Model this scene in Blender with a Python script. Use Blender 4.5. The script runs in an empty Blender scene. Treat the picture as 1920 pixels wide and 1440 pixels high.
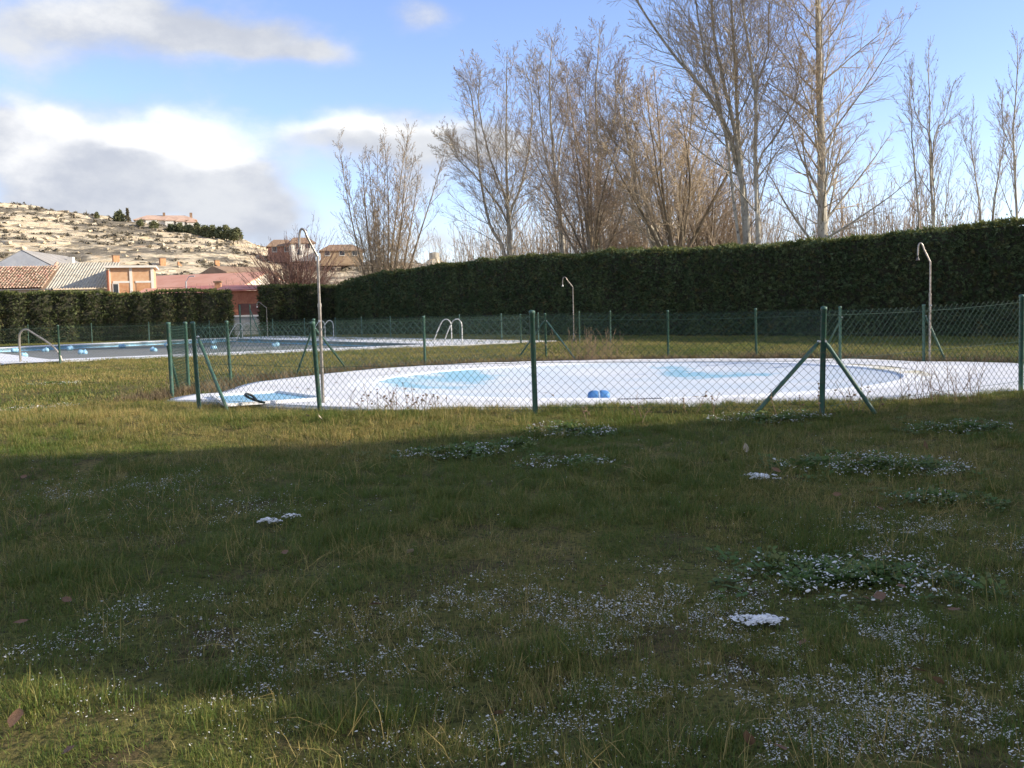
import bpy, math, random
import numpy as np
from mathutils import Matrix, Vector
random.seed(7); RNG = np.random.default_rng(7)
SC = bpy.context.scene; COL = SC.collection
R = math.radians

# ------------------------------------------------------------------ camera
FPX, CX, CY = 1850.0, 960.0, 720.0
PITCH, ROLL, CAMZ = R(4.07), R(1.35), 1.10
_F = np.array([0, math.cos(PITCH), -math.sin(PITCH)])
_U0 = np.array([0, math.sin(PITCH), math.cos(PITCH)]); _R0 = np.array([1.0, 0, 0])
_R = _R0*math.cos(ROLL) - _U0*math.sin(ROLL)
_U = _R0*math.sin(ROLL) + _U0*math.cos(ROLL)
EYE = np.array([0, 0, CAMZ])
cam_data = bpy.data.cameras.new('camera'); cam = bpy.data.objects.new('camera', cam_data); COL.objects.link(cam)
cam_data.sensor_width = 36; cam_data.lens = FPX/1920*36; cam_data.clip_start = 0.05; cam_data.clip_end = 6000
cam.matrix_world = Matrix(((_R[0], _U[0], -_F[0], 0), (_R[1], _U[1], -_F[1], 0), (_R[2], _U[2], -_F[2], CAMZ), (0, 0, 0, 1)))
SC.camera = cam
def ray(px, py): return _F + (px-CX)/FPX*_R + (CY-py)/FPX*_U
def G(px, py, z=0.0):                      # where a sight line meets level z
    d = ray(px, py); return EYE + d*((z-CAMZ)/d[2])
def W(px, py, Y):                          # where a sight line meets the plane y = Y
    d = ray(px, py); return EYE + d*(Y/d[1])

# ------------------------------------------------------------------ light
SUN_AZ, SUN_EL = R(96), R(22)
S = np.array([math.sin(SUN_AZ)*math.cos(SUN_EL), math.cos(SUN_AZ)*math.cos(SUN_EL), math.sin(SUN_EL)])
sl = bpy.data.lights.new('sun', 'SUN'); sl.energy = 4.0; sl.angle = R(0.53); sl.color = (1.0, 0.90, 0.74)
so = bpy.data.objects.new('sun', sl); COL.objects.link(so)
so.rotation_euler = Vector(S).to_track_quat('Z', 'Y').to_euler()
SC.view_settings.view_transform = 'Standard'; SC.view_settings.look = 'None'
SC.view_settings.exposure = 0.93; SC.view_settings.gamma = 1.0; SC.cycles.max_bounces = 6; SC.cycles.diffuse_bounces = 3; SC.cycles.glossy_bounces = 3; SC.cycles.transmission_bounces = 3; SC.cycles.adaptive_threshold = 0.02; SC.view_settings.use_curve_mapping = False

class NT:                                  # small node-building helper
    def __init__(s, tree): s.t = tree; s.n = tree.nodes; s.l = tree.links
    def new(s, typ, **kw):
        n = s.n.new(typ)
        for k, v in kw.items(): setattr(n, k, v)
        return n
    def put(s, sock, val):
        if hasattr(val, 'is_linked'): s.l.new(val, sock)
        else: sock.default_value = val
    def math(s, op, a, b=0.0, c=None, clamp=False):
        n = s.new('ShaderNodeMath', operation=op, use_clamp=clamp)
        s.put(n.inputs[0], a); s.put(n.inputs[1], b)
        if c is not None: s.put(n.inputs[2], c)
        return n.outputs[0]
    def step(s, x, lo, hi, tlo=0.0, thi=1.0):
        n = s.new('ShaderNodeMapRange', interpolation_type='SMOOTHSTEP')
        for i, v in enumerate((x, lo, hi, tlo, thi)): s.put(n.inputs[i], v)
        return n.outputs[0]
    def noise(s, vec, scale, detail=4, rough=0.55, dist=0.0):
        n = s.new('ShaderNodeTexNoise')
        if vec is not None: s.l.new(vec, n.inputs['Vector'])
        n.inputs['Scale'].default_value = scale; n.inputs['Detail'].default_value = detail
        n.inputs['Roughness'].default_value = rough; n.inputs['Distortion'].default_value = dist
        return n.outputs['Fac']
    def mix(s, f, a, b):
        n = s.new('ShaderNodeMix', data_type='RGBA')
        s.put(n.inputs[0], f)
        for sock, v in ((n.inputs[6], a), (n.inputs[7], b)):
            s.put(sock, v if hasattr(v, 'is_linked') else (*v, 1))
        return n.outputs[2]
    def scaled(s, vec, sx, sy, sz):
        n = s.new('ShaderNodeVectorMath', operation='MULTIPLY'); s.l.new(vec, n.inputs[0]); n.inputs[1].default_value = (sx, sy, sz)
        return n.outputs[0]

world = bpy.data.worlds.new('World'); SC.world = world; world.use_nodes = True
world.node_tree.nodes.clear(); nt = NT(world.node_tree)
sky = nt.new('ShaderNodeTexSky', sky_type='NISHITA', sun_disc=False, sun_elevation=SUN_EL, sun_rotation=SUN_AZ,
             altitude=800, air_density=1.0, dust_density=0.4, ozone_density=3.0)
tc = nt.new('ShaderNodeTexCoord').outputs['Generated']
sep = nt.new('ShaderNodeSeparateXYZ'); nt.l.new(tc, sep.inputs[0])
az = nt.math('ARCTAN2', sep.outputs[0], sep.outputs[1]); el = nt.math('ARCSINE', sep.outputs[2])
stretched = nt.scaled(tc, 1, 1, 1.7)
w1 = nt.math('SUBTRACT', nt.noise(stretched, 5.0, 4, 0.58), 0.5); w2 = nt.math('SUBTRACT', nt.noise(nt.scaled(tc, 1.0, 1.3, 2.1), 7.0, 3, 0.6), 0.5)
azw = nt.math('MULTIPLY_ADD', w1, 0.11, az); elw = nt.math('MULTIPLY_ADD', w2, 0.06, el)
def ang(px, py):
    d = ray(px, py); d = d/np.linalg.norm(d); return math.atan2(d[0], d[1]), math.asin(d[2])
def field(blobs):
    out = None
    for px, py, rx, ry, *wt in blobs:
        a0, e0 = ang(px, py)
        da = nt.math('DIVIDE', nt.math('SUBTRACT', azw, a0), rx/FPX); de = nt.math('DIVIDE', nt.math('SUBTRACT', elw, e0), ry/FPX)
        g = nt.math('POWER', 2.718, nt.math('MULTIPLY', nt.math('ADD', nt.math('MULTIPLY', da, da), nt.math('MULTIPLY', de, de)), -1.0))
        if wt: g = nt.math('MULTIPLY', g, wt[0])
        out = g if out is None else nt.math('ADD', out, g)
    return out
fine = nt.math('SUBTRACT', nt.noise(stretched, 13.0, 6, 0.62), 0.5)
grey_f = field([(70, 60, 190, 62), (330, 45, 130, 48), (500, 75, 110, 42, .9), (610, 105, 70, 24, .8), (40, 245, 110, 62), (110, 335, 170, 75), (330, 270, 150, 68), (280, 395, 240, 55), (480, 370, 90, 55),
                (660, 265, 130, 42), (800, 260, 100, 48), (930, 270, 100, 38), (780, 340, 70, 45, .8), (770, 30, 70, 35, .8), (520, 455, 120, 30, .7), (850, 460, 140, 35, .7), (1300, 430, 300, 30, .7)])
far_n = nt.math('SUBTRACT', nt.noise(stretched, 2.2, 3, 0.55), 0.40)  # clouds beyond the view, cover added for brighter, more neutral fill
away = nt.step(nt.math('ABSOLUTE', az), 0.6, 0.9)
grey_f = nt.math('ADD', grey_f, nt.math('MULTIPLY', nt.math('MULTIPLY', far_n, away), 6.0))
cover = nt.step(nt.math('MULTIPLY_ADD', fine, 0.95, grey_f), 0.16, 1.15)
white_f = field([(350, 250, 110, 55), (425, 285, 70, 42), (265, 258, 75, 36), (610, 240, 115, 22), (720, 238, 90, 18, .7), (190, 45, 120, 40, .45), (60, 215, 70, 40, .7), (20, 310, 70, 60, .7), (130, 250, 60, 35, .6), (850, 225, 60, 16, .6), (770, 25, 60, 30, .5)])
white_f = nt.math('ADD', white_f, nt.math('MULTIPLY', nt.math('MULTIPLY', w2, away), 5.0))
wh = nt.step(nt.math('MULTIPLY_ADD', fine, 1.1, white_f), 0.15, 1.2)
greycol = nt.mix(nt.step(nt.math('MULTIPLY_ADD', fine, 0.9, w1), -0.22, 0.22), (2.1, 2.25, 2.6), (2.8, 2.9, 3.08))
cloudcol = nt.mix(wh, greycol, (4.1, 4.1, 4.1))
tint_ = nt.new('ShaderNodeMix', data_type='RGBA', blend_type='MULTIPLY'); tint_.inputs[0].default_value = 1.0
nt.l.new(sky.outputs[0], tint_.inputs[6]); tint_.inputs[7].default_value = (1.04, 0.905, 0.985, 1)
final = nt.mix(cover, tint_.outputs[2], cloudcol)
bg = nt.new('ShaderNodeBackground'); nt.l.new(final, bg.inputs[0]); bg.inputs[1].default_value = 0.15
wo = nt.new('ShaderNodeOutputWorld'); nt.l.new(bg.outputs[0], wo.inputs[0])

# ------------------------------------------------------------------ materials
def mat(name, c1, c2=None, scale=5.0, rough=0.7, bump=0.0, bscale=None, metal=0.0, c3=None, stretch=(1, 1, 1), island=0.0, translucent=0.0, spec=0.3, detail=5, obj=False, lo=0.35, hi=0.65):
    m = bpy.data.materials.new(name); m.use_nodes = True; t = NT(m.node_tree); b = m.node_tree.nodes['Principled BSDF']
    if obj: pos = t.new('ShaderNodeTexCoord').outputs['Object']
    else: pos = t.new('ShaderNodeNewGeometry').outputs['Position']
    vec = t.scaled(pos, *stretch)
    colr = None
    if c2 is not None:
        colr = t.mix(t.step(t.noise(vec, scale, detail), lo, hi), c1, c2)
        if c3 is not None: colr = t.mix(t.step(t.noise(vec, scale*3.7, detail), 0.5, 0.72), colr, c3)
    if island:
        g = t.new('ShaderNodeNewGeometry')
        hs = t.new('ShaderNodeHueSaturation')
        t.put(hs.inputs['Color'], colr if colr is not None else (*c1, 1))
        t.put(hs.inputs['Value'], t.math('MULTIPLY_ADD', g.outputs['Random Per Island'], island*2, 1-island))
        t.put(hs.inputs['Hue'], t.math('MULTIPLY_ADD', g.outputs['Random Per Island'], -0.04*min(1, island*2), 0.5+0.02*min(1, island*2)))
        colr = hs.outputs[0]
    t.put(b.inputs['Base Color'], colr if colr is not None else (*c1, 1))
    b.inputs['Roughness'].default_value = rough; b.inputs['Metallic'].default_value = metal; b.inputs['Specular IOR Level'].default_value = spec
    if bump:
        bn = t.new('ShaderNodeBump'); bn.inputs['Strength'].default_value = bump; bn.inputs['Distance'].default_value = 0.02
        t.put(bn.inputs['Height'], t.noise(vec, bscale or scale*4, 6)); t.l.new(bn.outputs[0], b.inputs['Normal'])
    if translucent:
        tr = t.new('ShaderNodeBsdfTranslucent'); t.put(tr.inputs[0], colr if colr is not None else (*c1, 1))
        mx = t.new('ShaderNodeMixShader'); mx.inputs[0].default_value = translucent
        t.l.new(b.outputs[0], mx.inputs[1]); t.l.new(tr.outputs[0], mx.inputs[2])
        t.l.new(mx.outputs[0], m.node_tree.nodes['Material Output'].inputs[0])
    return m
M = {}
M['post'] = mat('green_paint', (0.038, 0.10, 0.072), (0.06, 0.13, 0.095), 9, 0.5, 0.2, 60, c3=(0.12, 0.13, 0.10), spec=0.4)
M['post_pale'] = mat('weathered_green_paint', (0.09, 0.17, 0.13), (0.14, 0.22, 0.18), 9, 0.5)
M['wire'] = mat('coated_wire', (0.03, 0.07, 0.05), (0.05, 0.085, 0.065), 4, 0.5)
M['bolt'] = mat('zinc_bolt', (0.6, 0.6, 0.6), rough=0.35, metal=0.8)
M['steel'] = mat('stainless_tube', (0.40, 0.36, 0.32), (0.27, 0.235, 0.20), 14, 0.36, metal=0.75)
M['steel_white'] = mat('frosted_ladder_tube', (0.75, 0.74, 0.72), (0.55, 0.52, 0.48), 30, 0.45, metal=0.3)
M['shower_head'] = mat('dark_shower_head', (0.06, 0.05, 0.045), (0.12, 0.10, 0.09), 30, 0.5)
M['snow'] = mat('snow', (0.71, 0.705, 0.71), (0.79, 0.785, 0.785), 0.8, 0.6, 0.35, 11, spec=0.2)
M['snowbit'] = mat('snow_bits', (0.74, 0.735, 0.71), (0.85, 0.84, 0.82), 30, 0.6)
M['concrete'] = mat('deck_concrete', (0.36, 0.34, 0.30), (0.46, 0.44, 0.40), 2.2, 0.85, 0.3, 30)
M['bluepaint'] = mat('blue_pool_paint', (0.20, 0.43, 0.60), (0.30, 0.53, 0.68), 1.5, 0.5, c3=(0.45, 0.62, 0.72))
M['float'] = mat('blue_plastic', (0.20, 0.42, 0.62), (0.30, 0.52, 0.68), 6, 0.45, c3=(0.55, 0.70, 0.78))
M['float_deep'] = mat('deep_blue_plastic', (0.07, 0.20, 0.46), (0.10, 0.28, 0.58), 6, 0.4)
M['strap'] = mat('pale_strap', (0.45, 0.58, 0.72), rough=0.5)
M['rubber'] = mat('black_rubber', (0.012, 0.012, 0.014), rough=0.5)
M['grate'] = mat('dark_slot', (0.22, 0.22, 0.22), rough=0.6)
M['poplar'] = mat('pale_poplar_bark', (0.50, 0.46, 0.38), (0.34, 0.31, 0.25), 3, 0.85, 0.4, 14, stretch=(1, 1, 0.45), c3=(0.14, 0.12, 0.10))
M['bark'] = mat('brown_bark', (0.27, 0.215, 0.15), (0.18, 0.145, 0.10), 3, 0.9, 0.5, 14, stretch=(1, 1, 0.35))
M['twig'] = mat('buff_twigs', (0.52, 0.42, 0.30), (0.40, 0.31, 0.21), 0.8, 0.8)
M['twig_red'] = mat('reddish_twigs', (0.42, 0.33, 0.245), (0.33, 0.255, 0.185), 0.8, 0.8)
M['twig_dark'] = mat('purple_brown_twigs', (0.17, 0.10, 0.08), (0.22, 0.13, 0.10), 0.8, 0.8)
M['hedge'] = mat('conifer_sprays', (0.075, 0.115, 0.052), (0.115, 0.155, 0.066), 0.9, 0.6, island=0.5, translucent=0.25, c3=(0.15, 0.125, 0.05))
M['hedge_left'] = mat('sparse_conifer_sprays', (0.06, 0.078, 0.030), (0.09, 0.11, 0.04), 0.7, 0.65, island=0.45, translucent=0.22, c3=(0.13, 0.10, 0.045))
M['hedge_core'] = mat('hedge_inner_twigs', (0.035, 0.038, 0.024), (0.06, 0.055, 0.034), 3, 0.95, 0.8, 18)
M['pine'] = mat('pine_foliage', (0.15, 0.165, 0.08), (0.20, 0.205, 0.10), 0.5, 0.7, island=0.4, translucent=0.2)
M['cypress'] = mat('cypress_foliage', (0.08, 0.08, 0.045), (0.12, 0.10, 0.06), 0.5, 0.7, island=0.4)
M['scrub'] = mat('grey_scrub', (0.12, 0.105, 0.075), (0.19, 0.165, 0.12), 0.06, 0.9, island=0.35)
M['limestone'] = mat('limestone', (0.56, 0.46, 0.31), (0.66, 0.58, 0.43), 0.15, 0.9, 0.6, 0.9, c3=(0.44, 0.33, 0.22))
M['dryweed'] = mat('dry_weed_stalk', (0.17, 0.11, 0.07), (0.26, 0.18, 0.11), 9, 0.8)
M['leaf'] = mat('dead_leaf', (0.17, 0.085, 0.045), (0.27, 0.16, 0.09), 25, 0.7, 0.3, 60, translucent=0.15, obj=True)
M['paleleaf'] = mat('pale_dead_leaf', (0.42, 0.33, 0.24), (0.5, 0.42, 0.33), 25, 0.7, obj=True)
M['brick'] = mat('orange_brick', (0.52, 0.26, 0.13), (0.60, 0.33, 0.18), 3, 0.85)
M['brick_pale'] = mat('pale_orange_brick', (0.62, 0.36, 0.20), (0.66, 0.42, 0.25), 3, 0.85)
M['cream'] = mat('cream_render', (0.68, 0.60, 0.47), (0.74, 0.67, 0.55), 1.2, 0.85)
M['whitewall'] = mat('white_render', (0.74, 0.70, 0.62), (0.80, 0.76, 0.68), 1.2, 0.85)
M['stone'] = mat('rubble_stone', (0.44, 0.36, 0.26), (0.54, 0.46, 0.35), 2.6, 0.9, 0.6, 8, c3=(0.33, 0.25, 0.17))
M['adobe'] = mat('adobe_wall', (0.40, 0.31, 0.22), (0.48, 0.40, 0.31), 0.8, 0.9, 0.4, 8)
M['tile'] = mat('clay_tile', (0.37, 0.19, 0.13), (0.48, 0.37, 0.26), 2.2, 0.85, island=0.3, c3=(0.55, 0.47, 0.35))
M['sheet'] = mat('fibre_cement_sheet', (0.42, 0.38, 0.30), (0.52, 0.48, 0.39), 1.2, 0.85, c3=(0.26, 0.25, 0.22))
M['greyroof'] = mat('grey_barn_sheet', (0.30, 0.28, 0.25), (0.38, 0.36, 0.33), 0.9, 0.8)
M['paleroof'] = mat('pale_gable_sheet', (0.46, 0.46, 0.46), (0.54, 0.54, 0.53), 0.9, 0.8)
M['pinkroof'] = mat('pink_roof_sheet', (0.62, 0.30, 0.20), (0.68, 0.36, 0.25), 0.5, 0.7)
M['redroof'] = mat('crimson_roof_sheet', (0.40, 0.15, 0.12), (0.47, 0.20, 0.16), 0.8, 0.7)
M['redbrick'] = mat('red_brick', (0.36, 0.13, 0.075), (0.46, 0.19, 0.11), 2.5, 0.85, c3=(0.28, 0.10, 0.06))
M['darkgate'] = mat('oxblood_gate_sheet', (0.09, 0.04, 0.035), (0.13, 0.06, 0.05), 2, 0.6)
M['brownroof'] = mat('brown_roof', (0.26, 0.17, 0.11), (0.34, 0.23, 0.15), 0.8, 0.85)
M['terracotta'] = mat('terracotta_roof', (0.50, 0.33, 0.24), (0.58, 0.41, 0.31), 0.5, 0.85)
M['ochre'] = mat('ochre_render', (0.36, 0.25, 0.15), (0.43, 0.31, 0.20), 1.2, 0.85)
M['dullbrick'] = mat('dull_brick', (0.27, 0.14, 0.10), (0.34, 0.19, 0.14), 2, 0.85)
M['hedge_sunlit_top'] = mat('sun_tinted_conifer_sprays', (0.12, 0.145, 0.045), (0.19, 0.20, 0.06), 0.9, 0.6, island=0.45, translucent=0.35)  # yellower sprays for hedge tops: the sunlit fringe is put into the colour
M['glass'] = mat('dark_window', (0.03, 0.035, 0.04), rough=0.15, spec=0.6)
M['lampmetal'] = mat('galvanised_lamp', (0.5, 0.5, 0.5), rough=0.5, metal=0.5)

def lawn_material():
    m = bpy.data.materials.new('lawn_soil'); m.use_nodes = True; t = NT(m.node_tree); b = m.node_tree.nodes['Principled BSDF']
    pos = t.new('ShaderNodeNewGeometry').outputs['Position']
    c = t.mix(t.step(t.noise(pos, 0.35, 5), 0.38, 0.62), (0.11, 0.115, 0.03), (0.19, 0.155, 0.052))
    c = t.mix(t.step(t.noise(pos, 2.7, 6), 0.45, 0.7), c, (0.10, 0.075, 0.035))
    c = t.mix(t.step(t.noise(pos, 38, 4), 0.42, 0.7), c, (0.035, 0.04, 0.014))
    sp = t.new('ShaderNodeSeparateXYZ'); t.l.new(pos, sp.inputs[0])
    c = t.mix(t.step(sp.outputs[1], 76, 84), c, t.mix(t.noise(pos, 0.2, 4), (0.17, 0.13, 0.085), (0.28, 0.22, 0.15)))
    t.put(b.inputs['Base Color'], c); b.inputs['Roughness'].default_value = 0.95; b.inputs['Specular IOR Level'].default_value = 0.1
    bn = t.new('ShaderNodeBump'); bn.inputs['Strength'].default_value = 0.9; bn.inputs['Distance'].default_value = 0.03
    t.put(bn.inputs['Height'], t.noise(pos, 25, 6)); t.l.new(bn.outputs[0], b.inputs['Normal'])
    return m
M['lawn'] = lawn_material()
def tint_material(name, ca, cb, cc, translucent=0.3):        # tint carried by each scattered point, then varied blade by blade
    m = bpy.data.materials.new(name); m.use_nodes = True; t = NT(m.node_tree); b = m.node_tree.nodes['Principled BSDF']
    at = t.new('ShaderNodeAttribute', attribute_type='INSTANCER', attribute_name='tint')
    g = t.new('ShaderNodeNewGeometry')
    f = t.math('ADD', at.outputs['Fac'], t.math('MULTIPLY_ADD', g.outputs['Random Per Island'], 0.7, -0.35), clamp=True)
    ramp = t.new('ShaderNodeValToRGB'); e = ramp.color_ramp.elements
    e[0].position = 0.12; e[0].color = (*ca, 1); e[1].position = 0.92; e[1].color = (*cc, 1); k = e.new(0.52); k.color = (*cb, 1)
    t.l.new(f, ramp.inputs[0]); t.l.new(ramp.outputs[0], b.inputs['Base Color'])
    b.inputs['Roughness'].default_value = 0.55; b.inputs['Specular IOR Level'].default_value = 0.25
    tr = t.new('ShaderNodeBsdfTranslucent'); t.l.new(ramp.outputs[0], tr.inputs[0])
    mx = t.new('ShaderNodeMixShader'); mx.inputs[0].default_value = translucent
    t.l.new(b.outputs[0], mx.inputs[1]); t.l.new(tr.outputs[0], mx.inputs[2]); t.l.new(mx.outputs[0], m.node_tree.nodes['Material Output'].inputs[0])
    return m
M['grass'] = tint_material('grass_blades', (0.095, 0.148, 0.026), (0.178, 0.192, 0.043), (0.42, 0.315, 0.115))
M['deadgrass'] = tint_material('dead_grass_blades', (0.10, 0.075, 0.04), (0.17, 0.12, 0.065), (0.30, 0.23, 0.13), 0.15)
M['weed'] = tint_material('weed_leaves', (0.10, 0.17, 0.045), (0.14, 0.20, 0.055), (0.2, 0.22, 0.07), 0.35)

# ------------------------------------------------------------------ mesh helpers
class MB:
    def __init__(s): s.v = []; s.f = []; s.n = 0
    def add(s, V, F):
        V = np.asarray(V, float).reshape(-1, 3); F = np.asarray(F, int)
        s.v.append(V); s.f.append(F + s.n); s.n += len(V); return s
    def tubes(s, P, Rr, sides=6, cap=False):            # P (N,K,3), Rr (N,K)
        P = np.asarray(P, float)
        if P.ndim == 2: P = P[None]
        N, K = P.shape[:2]; Rr = np.broadcast_to(np.asarray(Rr, float), (N, K))
        T = np.gradient(P, axis=1); T /= np.linalg.norm(T, axis=2, keepdims=True)+1e-12
        mean = P[:, -1]-P[:, 0]; ref = np.eye(3)[np.argmin(np.abs(mean), axis=1)][:, None, :]
        U = np.cross(T, np.broadcast_to(ref, T.shape)); U /= np.linalg.norm(U, axis=2, keepdims=True)+1e-12
        V = np.cross(T, U); a = np.arange(sides)*2*math.pi/sides
        ring = P[:, :, None, :] + Rr[:, :, None, None]*(np.cos(a)[None, None, :, None]*U[:, :, None, :] + np.sin(a)[None, None, :, None]*V[:, :, None, :])
        idx = np.arange(N*K*sides).reshape(N, K, sides); nx = np.roll(idx, -1, axis=2)
        s.add(ring, np.stack([idx[:, :-1], nx[:, :-1], nx[:, 1:], idx[:, 1:]], -1).reshape(-1, 4))
        if cap:
            for i in range(N):
                for k in (0, K-1):
                    r = ring[i, k]; c = r.mean(0)
                    F = [[sides, j, (j+1) % sides] if k == 0 else [sides, (j+1) % sides, j] for j in range(sides)]
                    s.add(np.vstack([r, c]), F)
        return s
    def box(s, lo, hi):
        x0, y0, z0 = lo; x1, y1, z1 = hi
        return s.add([(x0,y0,z0),(x1,y0,z0),(x1,y1,z0),(x0,y1,z0),(x0,y0,z1),(x1,y0,z1),(x1,y1,z1),(x0,y1,z1)],
                     [(0,3,2,1),(4,5,6,7),(0,1,5,4),(1,2,6,5),(2,3,7,6),(3,0,4,7)])
    def slab(s, quad, d):                                # quad of 4 points pushed along d
        q = np.asarray(quad, float); return s.add(np.vstack([q, q+np.asarray(d, float)]), [(0,1,2,3),(7,6,5,4),(0,4,5,1),(1,5,6,2),(2,6,7,3),(3,7,4,0)])
    def lathe(s, prof, n=16, c=(0, 0, 0)):               # prof list of (r,z)
        prof = np.asarray(prof, float); a = np.arange(n)*2*math.pi/n
        V = np.stack([prof[:, 0][:, None]*np.cos(a), prof[:, 0][:, None]*np.sin(a), np.broadcast_to(prof[:, 1][:, None], (len(prof), n))], -1)+np.asarray(c)
        idx = np.arange(len(prof)*n).reshape(len(prof), n); nx = np.roll(idx, -1, 1)
        return s.add(V, np.stack([idx[:-1], nx[:-1], nx[1:], idx[1:]], -1).reshape(-1, 4))
    def mesh(s, name, smooth=False):
        me = bpy.data.meshes.new(name)
        V = np.vstack(s.v); tri = [f for f in s.f if f.shape[1] == 3]; quad = [f for f in s.f if f.shape[1] == 4]
        tri = np.vstack(tri) if tri else np.zeros((0, 3), int); quad = np.vstack(quad) if quad else np.zeros((0, 4), int)
        nl = tri.size+quad.size; npoly = len(tri)+len(quad)
        me.vertices.add(len(V)); me.vertices.foreach_set('co', V.astype(np.float32).ravel())
        me.loops.add(nl); me.loops.foreach_set('vertex_index', np.concatenate([tri.ravel(), quad.ravel()]).astype(np.int32))
        me.polygons.add(npoly)
        st = np.concatenate([np.arange(len(tri))*3, len(tri)*3+np.arange(len(quad))*4]); me.polygons.foreach_set('loop_start', st.astype(np.int32))
        me.polygons.foreach_set('use_smooth', np.full(npoly, smooth)); me.update(calc_edges=True); me.validate()
        return me
    def build(s, name, m, parent=None, smooth=False, loc=None):
        return link(name, s.mesh(name, smooth), m, parent, loc)
def link(name, me, m=None, parent=None, loc=None):
    o = bpy.data.objects.new(name, me); COL.objects.link(o)
    if m is not None and me is not None:
        me.materials.clear(); me.materials.append(M[m])
    if parent is not None: o.parent = parent
    if loc is not None: o.location = loc
    return o
def tag(o, label=None, cat=None, group=None, kind=None):
    for k, v in (('label', label), ('category', cat), ('group', group), ('kind', kind)):
        if v: o[k] = v
    return o
def thing(name, loc, label, cat, group=None, rz=0.0):
    o = bpy.data.objects.new(name, None); COL.objects.link(o); o.location = loc; o.rotation_euler[2] = rz
    o.empty_display_size = 0.2
    return tag(o, label, cat, group)
def _hash(i, j, seed):
    n = (i*374761393 + j*668265263 + seed*1274126177) & 0xffffffff
    n = ((n ^ (n >> 13))*1274126177) & 0xffffffff
    return ((n ^ (n >> 16)) & 0xffff)/65535.0
def vn(x, y, seed=0, octv=3):                             # value noise in 0..1
    x = np.asarray(x, float); y = np.asarray(y, float); tot = 0; amp = 1; nrm = 0
    for o in range(octv):
        xi = np.floor(x).astype(np.int64); yi = np.floor(y).astype(np.int64); fx = x-xi; fy = y-yi
        fx = fx*fx*(3-2*fx); fy = fy*fy*(3-2*fy)
        v = (_hash(xi, yi, seed+o)*(1-fx)+_hash(xi+1, yi, seed+o)*fx)*(1-fy)+(_hash(xi, yi+1, seed+o)*(1-fx)+_hash(xi+1, yi+1, seed+o)*fx)*fy
        tot = tot+v*amp; nrm += amp; amp *= 0.5; x = x*2.03+17.1; y = y*2.03+9.7
    return tot/nrm
def sstep(x, a, b):
    t = np.clip((np.asarray(x, float)-a)/(b-a), 0, 1); return t*t*(3-2*t)
def inpoly(x, y, poly):
    x = np.asarray(x); y = np.asarray(y); ins = np.zeros(x.shape, bool); n = len(poly)
    for i in range(n):
        x0, y0 = poly[i][:2]; x1, y1 = poly[(i+1) % n][:2]
        c = ((y0 > y) != (y1 > y)) & (x < (x1-x0)*(y-y0)/(y1-y0+1e-12)+x0); ins ^= c
    return ins

# ------------------------------------------------------------------ layout of the two pools
DZ = 0.04
BC = np.array([1.95, 16.3]); BR = 4.25                     # wading basin
deck_px = [(302,751),(323,744),(369,737),(402,737),(450,721),(487,714),(590,702),(640,697),(700,691),(796,685),(900,680),(987,677),(1095,675),(1277,672),(1496,671),(1617,672),(1732,677),(1908,680),(2060,690)]
deck_back = [G(x, y, DZ)[:2] for x, y in deck_px]
deck_front = [np.array(p) for p in [(9.6, 14.0), (7.6, 12.3), (5.6, 10.9), (3.2, 10.55), (0.3, 10.55), (-1.6, 11.2), (-3.0, 12.2), (-4.0, 13.1)]]
DECK = [np.array(p) for p in deck_back] + deck_front
# main swimming pool, corners at the coping
PA, PB, PC = G(92, 674, DZ)[:2], G(812, 645, DZ)[:2], G(428, 634, DZ)[:2]
PD = G(-60, 655, DZ)[:2]
POOL = [PA, PB, PC, PD]
def offset_poly(poly, d):
    n = len(poly); out = []
    for i in range(n):
        p0, p1, p2 = poly[i-1], poly[i], poly[(i+1) % n]
        e1 = (p1-p0)/np.linalg.norm(p1-p0); e2 = (p2-p1)/np.linalg.norm(p2-p1)
        n1 = np.array([e1[1], -e1[0]]); n2 = np.array([e2[1], -e2[0]]); b = n1+n2; b /= np.linalg.norm(b)
        out.append(p1+b*d/max(0.3, b@n1))
    return out

def ground_z(x, y):
    x = np.asarray(x, float); y = np.asarray(y, float)
    z = -0.44*(1-sstep(y, -2.0, 11.5)) + 0.09*np.exp(-((y-10.15-0.012*(x-0.5)**2)/0.8)**2)
    z = z + 0.10*np.exp(-((x-6.0)/1.8)**2-((y-11.3)/0.9)**2)
    z = z + (vn(x*0.55, y*0.55, 3)-0.5)*0.10*sstep(y, 60, 30) + (vn(x*2.1, y*2.1, 5)-0.5)*0.035*sstep(y, 40, 20)
    return z
def gz(x, y): return float(ground_z(np.array([x]), np.array([y]))[0])

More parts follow.
